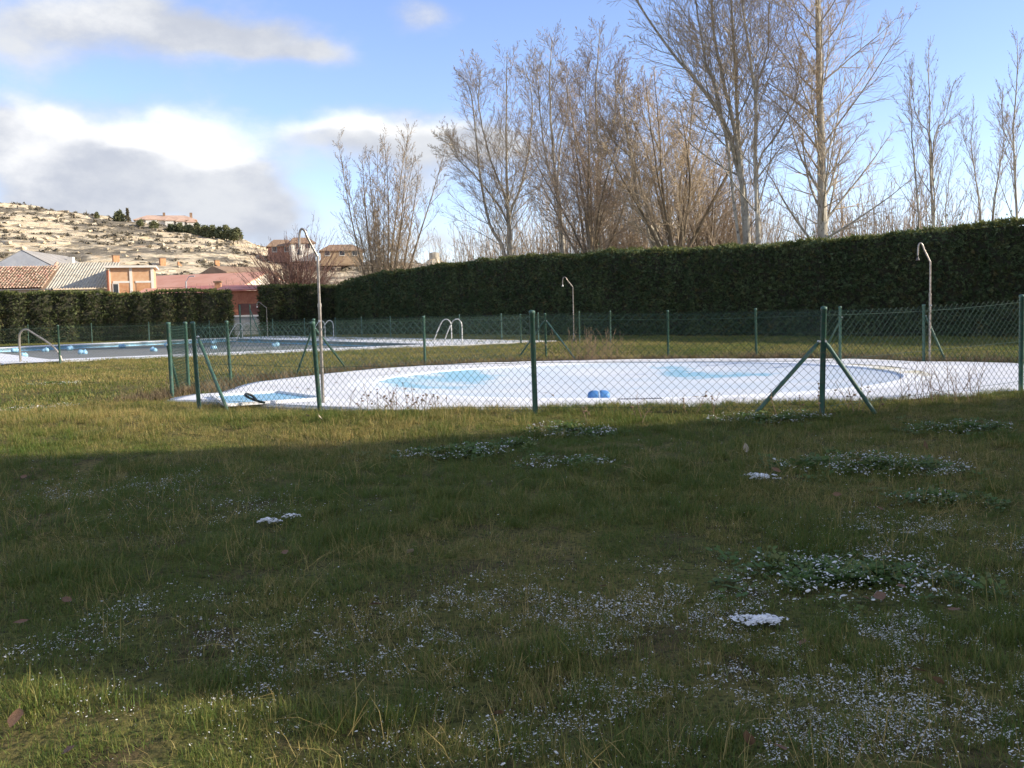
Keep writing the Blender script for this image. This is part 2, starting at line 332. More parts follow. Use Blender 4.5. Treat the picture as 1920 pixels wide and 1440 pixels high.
# ------------------------------------------------------------------ ground
def make_ground():
    xs = np.unique(np.concatenate([np.linspace(-900, -60, 22), np.linspace(-60, -14, 36), np.linspace(-14, 14, 130), np.linspace(14, 60, 30), np.linspace(60, 900, 22)]))
    ys = np.unique(np.concatenate([np.linspace(-200, -4, 14), np.linspace(-4, 30, 150), np.linspace(30, 80, 80), np.linspace(80, 2500, 40)]))
    X, Y = np.meshgrid(xs, ys); Z = ground_z(X, Y)
    inb = ((X-BC[0])**2+(Y-BC[1])**2) < (BR+0.15)**2
    inm = inpoly(X, Y, offset_poly(POOL, 0.35)); ind = inpoly(X, Y, DECK)
    Z = np.where(ind, np.minimum(Z, -0.04), Z); Z = np.where(inpoly(X, Y, offset_poly(POOL, 1.0)), -0.04, Z); Z = np.where(inb | inm, -2.2, Z)
    ny, nx = X.shape; idx = np.arange(ny*nx).reshape(ny, nx)
    o = MB().add(np.stack([X, Y, Z], -1), np.stack([idx[:-1,:-1], idx[:-1,1:], idx[1:,1:], idx[1:,:-1]], -1).reshape(-1, 4)).build('ground', 'lawn', smooth=True)
    tag(o, 'winter lawn and bare earth stretching to the hill', 'lawn', kind='structure')
make_ground()

# ------------------------------------------------------------------ wading pool
def ray_poly(c, th, poly):
    d = np.array([math.cos(th), math.sin(th)]); best = 50
    for i in range(len(poly)):
        a, b = poly[i]-c, poly[(i+1) % len(poly)]-c; e = b-a
        den = d[0]*e[1]-d[1]*e[0]
        if abs(den) < 1e-9: continue
        t = (a[0]*e[1]-a[1]*e[0])/den; u = (a[0]*d[1]-a[1]*d[0])/den
        if t > 0 and -1e-6 <= u <= 1+1e-6: best = min(best, t)
    return best
def ring_sheet(inner, outer, c, z0, z1, nr=10, n=360, bumpy=0.0):
    th = np.arange(n)*2*math.pi/n; ro = np.array([outer(t) for t in th]); ri = np.array([inner(t) for t in th])
    rows = []
    for k in range(nr+1):
        f = k/nr; r = ri*(1-f)+ro*f; x = c[0]+r*np.cos(th); y = c[1]+r*np.sin(th)
        z = np.full(n, z1)+bumpy*(vn(x*1.3, y*1.3, 11)-0.5)
        rows.append(np.stack([x, y, z], -1))
    x = c[0]+ro*np.cos(th); y = c[1]+ro*np.sin(th); rows.append(np.stack([x, y, np.full(n, z0)], -1))
    V = np.array(rows); idx = np.arange(V.shape[0]*n).reshape(-1, n); nx = np.roll(idx, -1, 1)
    return MB().add(V, np.stack([idx[:-1], idx[1:], nx[1:], nx[:-1]], -1).reshape(-1, 4))
_dk = {}
def deck_r(t):
    k = round(t, 5)
    if k not in _dk: _dk[k] = ray_poly(BC, t, DECK)
    return _dk[k]
tag(ring_sheet(lambda t: BR+0.02, deck_r, BC, -0.12, 0.022).build('pool_terrace', 'concrete'), 'concrete terrace round the wading pool', 'terrace', kind='structure')
def snow_edge(t):
    r = deck_r(t); return r - 0.02 - 0.10*float(vn(math.cos(t)*14+20, math.sin(t)*14+20, 2))
tag(ring_sheet(lambda t: BR+0.36, snow_edge, BC, 0.024, DZ, 14, 500, 0.022).build('snow_cover', 'snow', smooth=True), 'thin white snow lying over the wading pool terrace', 'snow', kind='stuff')
def basin_material():
    m = bpy.data.materials.new('blue_basin_with_snow'); m.use_nodes = True; t = NT(m.node_tree); b = m.node_tree.nodes['Principled BSDF']
    pos = t.new('ShaderNodeNewGeometry').outputs['Position']; sp = t.new('ShaderNodeSeparateXYZ'); t.l.new(pos, sp.inputs[0])
    X, Y = sp.outputs[0], sp.outputs[1]
    def blob(px, py, z, rx, ry):
        c = G(px, py, z); dx = t.math('DIVIDE', t.math('SUBTRACT', X, c[0]), rx); dy = t.math('DIVIDE', t.math('SUBTRACT', Y, c[1]), ry)
        return t.math('POWER', 2.718, t.math('MULTIPLY', t.math('ADD', t.math('MULTIPLY', dx, dx), t.math('MULTIPLY', dy, dy)), -1.0))
    f = None
    for a in [(740, 722, -0.1, 0.5, 1.0), (840, 716, -0.17, 0.6, 2.0), (890, 722, -0.2, 0.45, 1.2), (800, 731, -0.12, 0.7, 0.4), (1080, 694, -0.2, 0.7, 0.9), (1270, 710, -0.22, 0.40, 1.6), (1340, 705, -0.14, 0.6, 0.6), (1420, 706, -0.14, 0.45, 0.4)]:
        g = blob(*a); f = g if f is None else t.math('ADD', f, g)
    streak = t.noise(t.scaled(pos, 1.0, 1.5, 1), 1.5, 6, 0.62, 0.8)
    f = t.math('ADD', f, t.math('MULTIPLY', t.math('SUBTRACT', streak, 0.5), 3.4))
    mask = t.step(f, 0.40, 1.2, 0.0, 0.95)
    pale = t.step(t.noise(pos, 0.6, 4), 0.3, 0.75)
    snow = t.mix(pale, (0.57, 0.645, 0.72), (0.71, 0.73, 0.76)); blue = t.mix(t.noise(pos, 3, 4), (0.21, 0.44, 0.58), (0.32, 0.55, 0.68))
    t.put(b.inputs['Base Color'], t.mix(mask, snow, blue)); b.inputs['Roughness'].default_value = 0.55; b.inputs['Specular IOR Level'].default_value = 0.2
    return m
M['basin'] = basin_material()
def coping_material():
    m = bpy.data.materials.new('beige_coping_part_snowed'); m.use_nodes = True; t = NT(m.node_tree); b = m.node_tree.nodes['Principled BSDF']
    pos = t.new('ShaderNodeNewGeometry').outputs['Position']; sp = t.new('ShaderNodeSeparateXYZ'); t.l.new(pos, sp.inputs[0])
    side = t.step(t.math('SUBTRACT', sp.outputs[0], float(BC[0])), 3.4, 4.5, -0.3, 0.24)
    f = t.step(t.math('ADD', t.noise(pos, 1.3, 4), side), 0.55, 0.80)
    t.put(b.inputs['Base Color'], t.mix(f, (0.80, 0.81, 0.83), (0.62, 0.57, 0.42))); b.inputs['Roughness'].default_value = 0.8
    return m
M['coping'] = coping_material()
wp = thing('wading_pool', (BC[0], BC[1], 0), 'round shallow blue wading pool dusted with snow', 'pool')
rr = np.array([0, 0.8, 1.6, 2.4, 3.0, 3.4, 3.8, 4.05, 4.25]); zz = np.array([-0.14, -0.14, -0.137, -0.125, -0.10, -0.072, -0.036, -0.008, 0.022])
MB().lathe(np.stack([rr, zz], -1)[::-1], 128).build('basin', 'basin', wp, True)
def ringmesh(r0, r1, z, h, n=160):
    return MB().lathe([(r0, z-h), (r0, z), (r1, z), (r1, z-h)], n)
ringmesh(BR-0.03, BR+0.40, 0.036, 0.03).build('coping', 'coping', wp)
gpt0, gpt1 = G(1162, 747, 0.03)[:2]-BC, G(1235, 745, 0.03)[:2]-BC
mb = MB()
for k in range(16):
    a = gpt0+(gpt1-gpt0)*k/15; a = a/np.linalg.norm(a)*(BR+0.08); u = a/np.linalg.norm(a); v = np.array([-u[1], u[0]])
    q = [(*(a+v*0.010), 0.0385), (*(a-v*0.010), 0.0385), (*(a+u*0.16-v*0.010), 0.0385), (*(a+u*0.16+v*0.010), 0.0385)]
    mb.slab(q, (0, 0, 0.004))
mb.build('overflow_grate', 'grate', wp)
# foot bath by the gateway
fb = thing('foot_bath', (0, 0, 0), 'small sunken blue foot bath by the gateway of the round pool', 'foot bath')
fq = [G(402, 743, 0.05), G(520, 736, 0.05), G(606, 748, 0.05), G(428, 760, 0.05)]
fq = [np.array([p[0], p[1]]) for p in fq]; cen = sum(fq)/4
if np.cross(np.append(fq[1]-fq[0], 0), np.append(fq[2]-fq[1], 0))[2] < 0: fq = fq[::-1]
mb = MB(); mb.add([(*p, 0.046) for p in fq], [(0, 1, 2, 3)]); mb.build('blue_floor', 'bluepaint', fb)
outer = [cen+(p-cen)*1.10 for p in fq]; mb = MB()
for i in range(4):
    a, b_, c_, d_ = fq[i], fq[(i+1) % 4], outer[(i+1) % 4], outer[i]
    mb.slab([(*a, 0.043), (*b_, 0.043), (*c_, 0.043), (*d_, 0.043)], (0, 0, 0.035))
mb.build('rim', 'snow', fb)
hp = G(470, 753, 0.08); t_ = np.linspace(0, 1, 26)
hose = np.stack([hp[0]+0.07*np.cos(t_*4.6+0.5)+t_**6*0.2, hp[1]+0.10*np.sin(t_*4.6+0.5)-t_**6*0.12, 0.075+0.10*np.sin(t_*3.1)], -1)
tag(MB().tubes(hose, 0.016, 8, True).build('hose', 'rubber', smooth=True), 'short loop of black hose beside the foot bath', 'hose')

# ------------------------------------------------------------------ swimming pool
sp_ = thing('swimming_pool', (0, 0, 0), 'large swimming pool with grey still water beyond the lawn', 'pool')
inner = POOL; WZ = -0.16
mb = MB()
for i in range(4):
    a, b_ = inner[i], inner[(i+1) % 4]; mb.add([(*a, 0.02), (*b_, 0.02), (*b_, -1.6), (*a, -1.6)], [(0, 1, 2, 3)])
mb.add([(*p, -1.6) for p in inner], [(0, 1, 2, 3)]); mb.build('basin_wall', 'bluepaint', sp_)
ED = [2.2, 4.2, 1.7, 1.7]
def strip(i, d, z0, z1, back=0.0):
    a, b_ = inner[i], inner[(i+1) % 4]; e = (b_-a)/np.linalg.norm(b_-a); nrm = np.array([e[1], -e[0]])
    da, db = ED[i-1], ED[(i+1) % 4]
    nst = 40; t = np.linspace(0, 1, nst)[:, None]; L0, L1 = a-e*0.0, b_+e*(db if True else 0)
    p = L0+(L1-L0)*t; wob = 0.25*(vn(p[:, 0]*0.7, p[:, 1]*0.7, 21+i)-0.5)[:, None]
    q = p+nrm*(d+wob*(1 if z1 > 0.03 else 0)); p = p+nrm*back
    V = np.concatenate([np.c_[p, np.full(nst, z1)], np.c_[q, np.full(nst, z1)], np.c_[q, np.full(nst, z0)], np.c_[p, np.full(nst, z0)]])
    k = np.arange(nst-1); F = np.concatenate([np.stack([k+j*nst, k+1+j*nst, k+1+((j+1) % 4)*nst, k+((j+1) % 4)*nst], -1) for j in range(4)])
    return MB().add(V, F[:, ::-1])
for i in range(4):
    strip(i, ED[i], -0.1, 0.02).build('paving', 'concrete', sp_)
    s_ = strip(i, ED[i]-0.12, 0.021, 0.042+0.002*i, 0.02).build('snow_layer', 'snow', sp_)
    s_['kind'] = 'stuff'
def water_material():
    m = bpy.data.materials.new('grey_pool_water'); m.use_nodes = True; t = NT(m.node_tree); b = m.node_tree.nodes['Principled BSDF']
    pos = t.new('ShaderNodeNewGeometry').outputs['Position']
    t.put(b.inputs['Base Color'], t.mix(t.noise(pos, 0.4, 4), (0.16, 0.155, 0.125), (0.22, 0.21, 0.175)))
    b.inputs['Roughness'].default_value = 0.42; b.inputs['IOR'].default_value = 1.2
    bn = t.new('ShaderNodeBump'); bn.inputs['Strength'].default_value = 0.5; bn.inputs['Distance'].default_value = 0.02
    t.put(bn.inputs['Height'], t.noise(pos, 6, 4)); t.l.new(bn.outputs[0], b.inputs['Normal']); return m
M['water'] = water_material()
tag(MB().add([(*p, WZ) for p in inner], [(0, 1, 2, 3)]).build('pool_water', 'water'), 'still grey water filling the large swimming pool', 'water', kind='structure')

# ------------------------------------------------------------------ fences
_panel = {}
def panel_mesh(n, h, r=0.0027):
    key = (n, round(h, 2), r)
    if key in _panel: return _panel[key]
    w = 0.084; rows = int(round(h/(w/2))); k = np.arange(rows+1); i = np.arange(n)[:, None]
    x = (i+((k+i) % 2))*w/2; y = np.where((k+i) % 2 == 0, 0.0022, -0.0022); z = np.broadcast_to(k*(h/rows), x.shape)
    _panel[key] = MB().tubes(np.stack([x, y, z], -1), r, 3).mesh('mesh_panel'); return _panel[key]
_post = {}
def post_mesh(h, r):
    if (h, r) not in _post:
        _post[(h, r)] = MB().lathe([(r, -0.15), (r, h-0.03), (r*1.18, h-0.028), (r*1.18, h-0.004), (r*0.8, h+0.006), (0.001, h+0.009)], 14).mesh('post', True)
    return _post[(h, r)]
def fence_post(f, p, h, r=0.026, m='post', lean=(0, 0)):
    o = link('post', post_mesh(h, r), m, f, p); o.rotation_euler = (lean[1], lean[0], 0); return o
def fence_brace(f, top, foot, r=0.021, m='post'):
    top, foot = np.array(top), np.array(foot); d = foot-top
    b = MB().tubes(np.array([top, top+d*0.07, foot]), np.array([[r*0.6, r, r]]), 10, True).build('brace', m, f, True)
    MB().tubes(np.array([top+(0, -0.028, 0.005), top+(0, 0.028, 0.005)]), 0.011, 8, True).build('bolt', 'bolt', b)
    return b
def fence_span(f, a, b, h, m='wire', wires=(0.05, 0.5, 0.94), z0=0.03, wr=0.0027):
    a, b = np.array(a), np.array(b); d = b-a; L = np.linalg.norm(d); n = max(8, 8*int(round(L/0.042/8)))
    o = link('mesh_panel', panel_mesh(n, h-0.08, wr), m, f, a+(0, 0, z0))
    o.rotation_euler = (0, -math.asin(d[2]/L), math.atan2(d[1], d[0])); o.scale = (L/((n)*0.042), 1, 1)
    for fr in wires:
        t = np.linspace(0, 1, 9)[:, None]; P = a+d*t+np.array([0, 0, 1])*(z0+fr*(h-0.05)-0.05*np.sin(t*math.pi)*(fr > 0.9)*0.5); P[:, 1] -= 0.012
        MB().tubes(P, 0.0022, 4).build('tension_wire', m, f)
FH = 1.06
f1 = thing('chain_link_fence', (0, 0, 0), 'green chain link fence with braced posts ringing the round wading pool', 'fence')
base = {'A': (323,745), 'B': (373,760), 'C': (600,766), 'D': (1004,779), 'E': (1541,773), 'F': (1914,737), 'R1': (1732,678), 'R2': (1575,676), 'R3': (1418,669), 'R4': (1253,668), 'R5': (1024,667), 'R6': (797,683), 'R7': (592,700), 'R8': (433,714), 'R9': (354,729)}
FP = {}
for k, (x, y) in base.items():
    p = G(x, y, 0.06 if k in 'CDEF' else 0.03); FP[k] = np.array([p[0], p[1], 0.03 if k not in 'CDEF' else max(0.0, gz(p[0], p[1])-0.01)])
FP['F2'] = np.array([8.9, 13.6, 0.05]); FP['F3'] = np.array([10.6, 16.4, 0.03])
leans = {'C': (-0.045, 0.01), 'D': (-0.012, 0), 'E': (0.02, 0), 'R8': (-0.03, 0), 'B': (-0.03, 0), 'A': (-0.01, 0)}
for k, p in FP.items(): fence_post(f1, p, FH, 0.027, 'post', leans.get(k, (random.uniform(-.01, .01), 0)))
order = ['B', 'C', 'D', 'E', 'F', 'F2', 'F3', 'R1', 'R2', 'R3', 'R4', 'R5', 'R6', 'R7', 'R8', 'R9', 'A']
for a, b in zip(order[:-1], order[1:]): fence_span(f1, FP[a], FP[b], FH)
def brace_to(f, k, px, py, hh=0.82, z=0.02, m='post'):
    p = FP[k]; foot = G(px, py, z); foot[2] = max(-0.02, z-0.04); fence_brace(f, p+np.array([0.03 if foot[0] > p[0] else -0.03, -0.01, FH*hh]), foot, 0.021, m)
brace_to(f1, 'B', 428, 768); brace_to(f1, 'A', 338, 737, 0.7)
brace_to(f1, 'E', 1414, 771, 0.68, 0.08); brace_to(f1, 'E', 1641, 768, 0.68, 0.08)
brace_to(f1, 'R7', 556, 699); brace_to(f1, 'R7', 652, 691)
brace_to(f1, 'R5', 972, 668); brace_to(f1, 'R5', 1080, 672)
brace_to(f1, 'R1', 1775, 678, 0.8); brace_to(f1, 'R2', 1538, 670, 0.8)

f2 = thing('chain_link_fence', (0, 0, 0), 'pale green wire fence running along the far edge of the lawn before the hedges', 'fence')
far_px = [(-70,648),(54,646),(173,644),(280,641),(394,636)]
far2 = [(512,633),(572,633),(630,633),(679,634),(733,635),(797,636),(863,637),(941,639),(1010,641),(1087,643),(1145,645)]
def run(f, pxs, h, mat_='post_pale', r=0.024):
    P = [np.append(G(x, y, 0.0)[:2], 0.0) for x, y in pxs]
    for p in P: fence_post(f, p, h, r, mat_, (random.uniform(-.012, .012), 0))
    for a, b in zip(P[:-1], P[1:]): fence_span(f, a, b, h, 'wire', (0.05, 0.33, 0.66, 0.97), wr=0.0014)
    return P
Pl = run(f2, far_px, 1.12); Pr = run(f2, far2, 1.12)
fence_brace(f2, Pl[-1]+np.array([-0.03, 0, 0.9]), Pl[-1]+np.array([-0.9, -0.3, 0]))
f3 = thing('chain_link_fence', (0, 0, 0), 'green wire fence along the near side of the large swimming pool', 'fence')
run(f3, [(-120,694),(113,683),(322,672),(590,662),(797,653),(977,645)], 1.08, 'post', 0.026)
# gateway posts in the gap of the far hedge
gtw = thing('gateway', (0, 0, 0), 'tall green gateway frame in the gap between the far hedges', 'gate')
g0, g1 = G(452, 636, 0), G(471, 636, 0)
for px, hh in ((452, 2.0), (471, 2.0)):
    p = G(px, 635.5, 0); MB().tubes(np.array([(p[0], p[1], 0), (p[0], p[1], hh)]), 0.045 if px == 452 else 0.03, 10, True).build('post', 'post', gtw)
p = G(471, 635.5, 0); q = G(491, 636, 0)
MB().tubes(np.array([(p[0], p[1], 1.7), (q[0], q[1], 0.0)]), 0.03, 8, True).build('brace', 'post', gtw)

# ------------------------------------------------------------------ showers, ladders, floats
def arc_pts(*ctrl, n=8):                                   # Catmull-Rom through control points
    C = [2*np.array(ctrl[0])-np.array(ctrl[1])]+[np.array(c, float) for c in ctrl]+[2*np.array(ctrl[-1])-np.array(ctrl[-2])]; out = []
    for i in range(1, len(C)-2):
        for k in range(n):
            t = k/n; out.append(0.5*((2*C[i])+(-C[i-1]+C[i+1])*t+(2*C[i-1]-5*C[i]+4*C[i+1]-C[i+2])*t*t+(-C[i-1]+3*C[i]-3*C[i+1]+C[i+2])*t**3))
    out.append(C[-2]); return np.array(out)
def shower(px, py, top, label, dx=0.17, dark=True, z=0.03):
    p = G(px, py, z); d = p[1]; sc = (CAMZ + (G(px, py, 0)[1])*0)  # base on the terrace
    H = W(px, top, d)[2]-z
    t = thing('garden_shower', (p[0], p[1], z), label, 'shower', 'outdoor showers beside the pools')
    MB().lathe([(0.09, 0.0), (0.09, 0.008), (0.03, 0.012), (0.027, 0.02)], 16).build('base_plate', 'steel', t, True)
    MB().tubes(np.array([(0, 0, 0), (0, 0, H*0.56)]), 0.021, 14, True).build('lower_pole', 'steel', t, True)
    MB().tubes(np.array([(0, 0, H*0.555), (0, 0, H*0.575)]), 0.026, 14, True).build('collar', 'steel', t, True)
    MB().tubes(np.array([(0, 0, H*0.57), (0, 0, H*0.845)]), 0.0165, 14, True).build('upper_pole', 'steel', t, True)
    s = dx/0.17
    arm = np.vstack([[(0, 0, H*0.84)], [(-0.10*s, -0.02, H*0.935)], arc_pts((-0.11*s, -0.02, H*0.945), (-0.142*s, -0.025, H*0.985), (-0.178*s, -0.03, H*0.998), (-0.205*s, -0.03, H*0.98), (-0.215*s, -0.03, H*0.93), (-0.217*s, -0.03, H*0.895))])
    MB().tubes(arm, 0.0145, 12, True).build('curved_arm', 'steel', t, True)
    MB().lathe([(0.012, 0.07), (0.018, 0.05), (0.03, 0.015), (0.036, 0.0), (0.030, -0.004), (0.001, -0.002)], 14, (-0.217*s, -0.03, H*0.855)).build('shower_head', 'shower_head' if dark else 'steel_white', t, True)
    MB().tubes(np.array([(0, -0.02, H*0.475), (0, -0.06, H*0.475)]), 0.014, 10, True).build('push_valve', 'bolt', t)
    return t
shower(606, 757, 428, 'tall steel shower with dark head standing beside a near fence post')
shower(1743, 678, 455, 'steel shower at the right back edge of the snowy terrace', 0.19)
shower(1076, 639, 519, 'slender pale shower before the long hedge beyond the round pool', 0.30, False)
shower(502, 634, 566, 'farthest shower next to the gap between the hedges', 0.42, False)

def ladder(px, py, w_dir, out_dir, label, h=0.82, reach=0.75, m='steel'):
    p = G(px, py, 0.04); t = thing('pool_ladder', (p[0], p[1], 0.03), label, 'ladder', 'handrail ladders of the swimming pool')
    w = np.array([*w_dir, 0.0]); w /= np.linalg.norm(w); o = np.array([*out_dir, 0.0]); o /= np.linalg.norm(o); Z = np.array([0, 0, 1.0])
    for s in (0, 1):
        b = w*0.5*s
        c = arc_pts(b+Z*0, b+Z*(h*0.7), b+Z*(h*0.93)+o*0.06, b+Z*h+o*0.2, b+Z*(h*0.9)+o*0.36, b+Z*(h*0.45)+o*(reach*0.8), b+Z*0.0+o*reach, b-Z*0.5+o*(reach+0.03))
        MB().tubes(c, 0.021, 10, True).build('handrail', m, t, True)
    for k in range(2):
        a = o*(reach+0.02)-Z*(0.08+0.25*k); MB().tubes(np.array([a, a+w*0.5]), 0.025, 8, True).build('rung', m, t)
    return t
e1 = PB-PA; e1 = e1/np.linalg.norm(e1); nin = np.array([-e1[1], e1[0]])
ladder(38, 679, (-0.4, 0.9), (1.0, 0.15), 'steel pool ladder at the near left corner of the large pool', 0.95, 1.15)
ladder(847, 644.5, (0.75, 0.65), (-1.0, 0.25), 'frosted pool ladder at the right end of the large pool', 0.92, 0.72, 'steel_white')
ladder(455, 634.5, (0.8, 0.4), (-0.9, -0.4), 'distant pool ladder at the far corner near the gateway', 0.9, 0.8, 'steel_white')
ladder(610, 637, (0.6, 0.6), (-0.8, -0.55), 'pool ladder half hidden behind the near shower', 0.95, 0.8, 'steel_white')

def float_mesh(L=0.5, r=0.17, lobes=2):
    a = np.linspace(0, math.pi, 9); prof = []
    n = 34; x = np.linspace(-L/2, L/2, n); rad = r*np.power(np.clip(1-np.abs(2*x/L)**5, 0, 1), 0.45)*(1-0.16*np.exp(-(x/0.035)**2)*(lobes == 2))
    P = np.stack([x, np.zeros(n), np.zeros(n)], -1); return MB().tubes(P, np.maximum(rad, 0.002)[None], 18)
fm = float_mesh(0.62, 0.19).mesh('body', True)
cap = MB().tubes(np.array([(0.12, 0, 0.15), (0.12, 0, 0.25)]), 0.05, 10, True).mesh('filler_cap')
def pool_float(px, py, z, s, rz, tilt, label, m='float', strap=True):
    p = G(px, py, z); s *= 0.58; t = thing('pool_float', (p[0], p[1], z), label, 'float', 'blue plastic floats in the pools', rz); t.scale = (s, s, s*1.0); t.rotation_euler[1] = tilt
    link('body', fm, None, t); fm.materials.clear(); fm.materials.append(M['float'])
    link('filler_cap', cap, 'float', t)
    return t
fl = [(155,661,1.05,0.3,'large pale blue float nearest the middle of the grey water'), (288,656,0.95,2.6,'pale blue float between the left pool posts'), (401,652,0.85,0.9,'pale float left of the gateway post line'), (517,647,1.0,0.4,'pale blue float drifting alone on the right half of the pool'),
      (45,666,0.9,1.2,'low blue float beside the near left ladder'), (85,657,0.9,0.1,'small blue float just right of the near left ladder')]
for i, (x, y, s, rz, lb) in enumerate(fl): pool_float(x, y, WZ+0.06, s, rz, 0.2*(-1)**i, lb)
fl2 = [(28,657,0.2,'leftmost blue float against the far pool wall'), (131,653,0.5,'second blue float from the left against the far wall'), (229,649,0.2,'middle blue float resting by the far pool wall'), (313,646,0.8,'blue float by the far wall just left of the corner fence post'), (400,642,0.4,'blue float in the far corner of the large pool')]
for i, (x, y, rz, lb) in enumerate(fl2): pool_float(x, y, WZ+0.10, 0.95, rz+0.6, 0.1*(-1)**i, lb)
p = G(1134, 744, -0.02); u_ = p[:2]-BC; u_ = u_/np.linalg.norm(u_)*(BR-0.2)+BC
t = thing('pool_float', (u_[0], u_[1], 0.04), 'deep blue two lobed float lying at the near rim of the round pool', 'float', 'blue plastic floats in the pools', 0.05); t.scale = (0.46, 0.46, 0.46)
fm2 = float_mesh(0.62, 0.17).mesh('body', True); link('body', fm2, 'float_deep', t)
MB().tubes(np.array([(-0.02, 0, 0), (0.02, 0, 0)]), 0.165, 18, True).build('strap', 'strap', t, True)
sn = float_mesh(0.56, 0.12).mesh('snow_cap', True); o = link('snow_cap', sn, 'snowbit', t, (0.02, 0.03, 0.085)); o.scale = (0.9, 0.9, 0.7)
# ------------------------------------------------------------------ hedges
def hedge(name, label, p0, p1, h, thick, dens, m='hedge', face=1, seed=1, size=0.17, hfun=None, top_dens=1.0, gaps=0.0, both=False, ribs=0.14, shoot=0.32, lump=0.3):
    """row of clipped conifers from p0 to p1; face = side (+1 left of p0->p1, -1 right) that is in view"""
    rng = np.random.default_rng(seed); p0, p1 = np.array(p0, float), np.array(p1, float); d = p1-p0; L = np.linalg.norm(d); u = d/L
    nrm = np.array([-u[1], u[0]])*face; H = (lambda s: np.full(np.shape(s), h)) if hfun is None else hfun
    t = thing(name, (p0[0], p0[1], 0), label, 'hedge')
    # inner core
    ns, nz = int(L/0.5)+2, 9; s = np.linspace(0.1, L-0.1, ns); rows = []
    def bulge(s, z): return lump*(vn(s*0.8, z*0.5, seed+40)-0.5)+ribs*np.sin(s*2*math.pi/1.35+seed+0.8*vn(s*.5, z*.3, seed))
    prof = [(-0.5, 0.0)]+[(-0.5+0.06*k/3, k/3) for k in range(1, 4)]+[(0.44, 1.0)]+[(0.44+0.06*k/3, 1-k/3) for k in range(1, 4)]
    for a, zf in prof:
        hh = H(s); x = np.zeros(ns)+a*(thick-0.35)+(0.6*bulge(s, zf*hh) if a > 0.3 else 0); z = zf*(hh-0.10)
        P = p0+u*s[:, None]+nrm*x[:, None]-nrm*thick/2; rows.append(np.c_[P-p0, z])
    V = np.array(rows); k = V.shape[0]; idx = np.arange(k*ns).reshape(k, ns)
    mb = MB().add(V, np.stack([idx[:-1,:-1], idx[1:,:-1], idx[1:,1:], idx[:-1,1:]], -1).reshape(-1, 4))
    for e in (0, ns-1): mb.add(V[:, e], [(0, 1, 2, 3), (0, 3, 4, 7), (4, 5, 6, 7)])
    mb.build('branch_core', 'hedge_core', t, True)
    # sprays: face, top, ends
    def spray(base, out, n, sz):
        dirs = out+rng.normal(0, 0.55, (n, 3)); dirs /= np.linalg.norm(dirs, axis=1, keepdims=True)
        side = np.cross(dirs, rng.normal(0, 1, (n, 3))); side /= np.linalg.norm(side, axis=1, keepdims=True); third = np.cross(dirs, side)
        ln = sz*rng.uniform(0.6, 1.4, n)[:, None]; Vs, Fs = [], []; off = 0; droop = np.array([0, 0, -1.0])
        for ang_ in (-0.55, 0.0, 0.55):
            dd = dirs*math.cos(ang_)+side*math.sin(ang_); l = ln*(1.0 if ang_ == 0 else 0.72); wd = ln*0.11
            w_ = side*math.cos(ang_)-dirs*math.sin(ang_); mid = base+dd*l*0.5+third*l*0.06; tip = base+dd*l+third*l*0.0+droop*l*0.12
            Vs.append(np.stack([base, mid+w_*wd, tip, mid-w_*wd], 1))
        V = np.concatenate(Vs).reshape(-1, 3); return V, np.arange(len(V)).reshape(-1, 4)
    mb = MB()
    n = int(L*h*dens); s = rng.uniform(0, L, n); z = rng.uniform(0.02, 1, n)*H(s); keep = vn(s*1.1, z*1.0, seed+9) > gaps; s, z = s[keep], z[keep]; n = len(s)
    x = bulge(s, z)+rng.normal(0, 0.05, n)-0.12*(z/h)**2+0.02
    B = np.c_[u*s[:, None]+nrm*x[:, None], z]; out = np.tile(np.append(nrm*0.75, 0.55), (n, 1)); mb.add(*spray(B, out, n, size))
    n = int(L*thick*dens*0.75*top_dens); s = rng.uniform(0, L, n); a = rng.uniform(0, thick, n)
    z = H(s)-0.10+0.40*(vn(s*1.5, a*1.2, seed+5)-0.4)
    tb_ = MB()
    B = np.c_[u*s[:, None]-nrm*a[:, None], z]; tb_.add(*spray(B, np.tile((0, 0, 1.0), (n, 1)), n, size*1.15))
    for e, sgn in ((0, -1), (L, 1)):
        n = int(h*thick*dens); a = rng.uniform(0, thick, n); z = rng.uniform(0.02, 1, n)*H(np.full(n, e)); B = np.c_[u*(e+sgn*0.02)-nrm*a[:, None]+u*rng.normal(0, 0.08, n)[:, None], z]
        mb.add(*spray(B, np.tile(np.append(u*sgn*0.75, 0.5), (n, 1)), n, size))
    if both:
        n = int(L*h*dens*0.6); s = rng.uniform(0, L, n); z = rng.uniform(0.02, 1, n)*H(s); B = np.c_[u*s[:, None]-nrm*(thick+rng.normal(0, 0.06, n))[:, None], z]
        mb.add(*spray(B, np.tile(np.append(-nrm*0.75, 0.55), (n, 1)), n, size))
    tb_.build('sun_tinted_top', 'hedge_sunlit_top', t)
    # loose shoots above the clipped top
    n = int(L*3); s = rng.uniform(0, L, n); a = rng.uniform(0, thick*0.6, n); reach = rng.uniform(0.05, shoot, n)*(vn(s*0.6, a, seed+77) > 0.45)
    for k in range(4 if shoot < 1 else 9):
        B = np.c_[u*s[:, None]-nrm*a[:, None], H(s)-0.1+reach*k/(3 if shoot < 1 else 8)]; mb.add(*spray(B, np.tile((0, 0, 1.6), (n, 1)), n, size*0.8))
    mb.build('foliage', m, t)
    return t
HG0, HG1 = np.array([-11.6, 66.0]), np.array([20.5, 23.4])
def h_main(s): return 3.72-0.5*np.exp(-np.asarray(s)/5.0)+0.25*np.sin(np.asarray(s)*0.11)-0.010*(np.asarray(s)-25)*0+0.30*(vn(np.asarray(s)*0.45, np.asarray(s)*0, 8)-0.5)
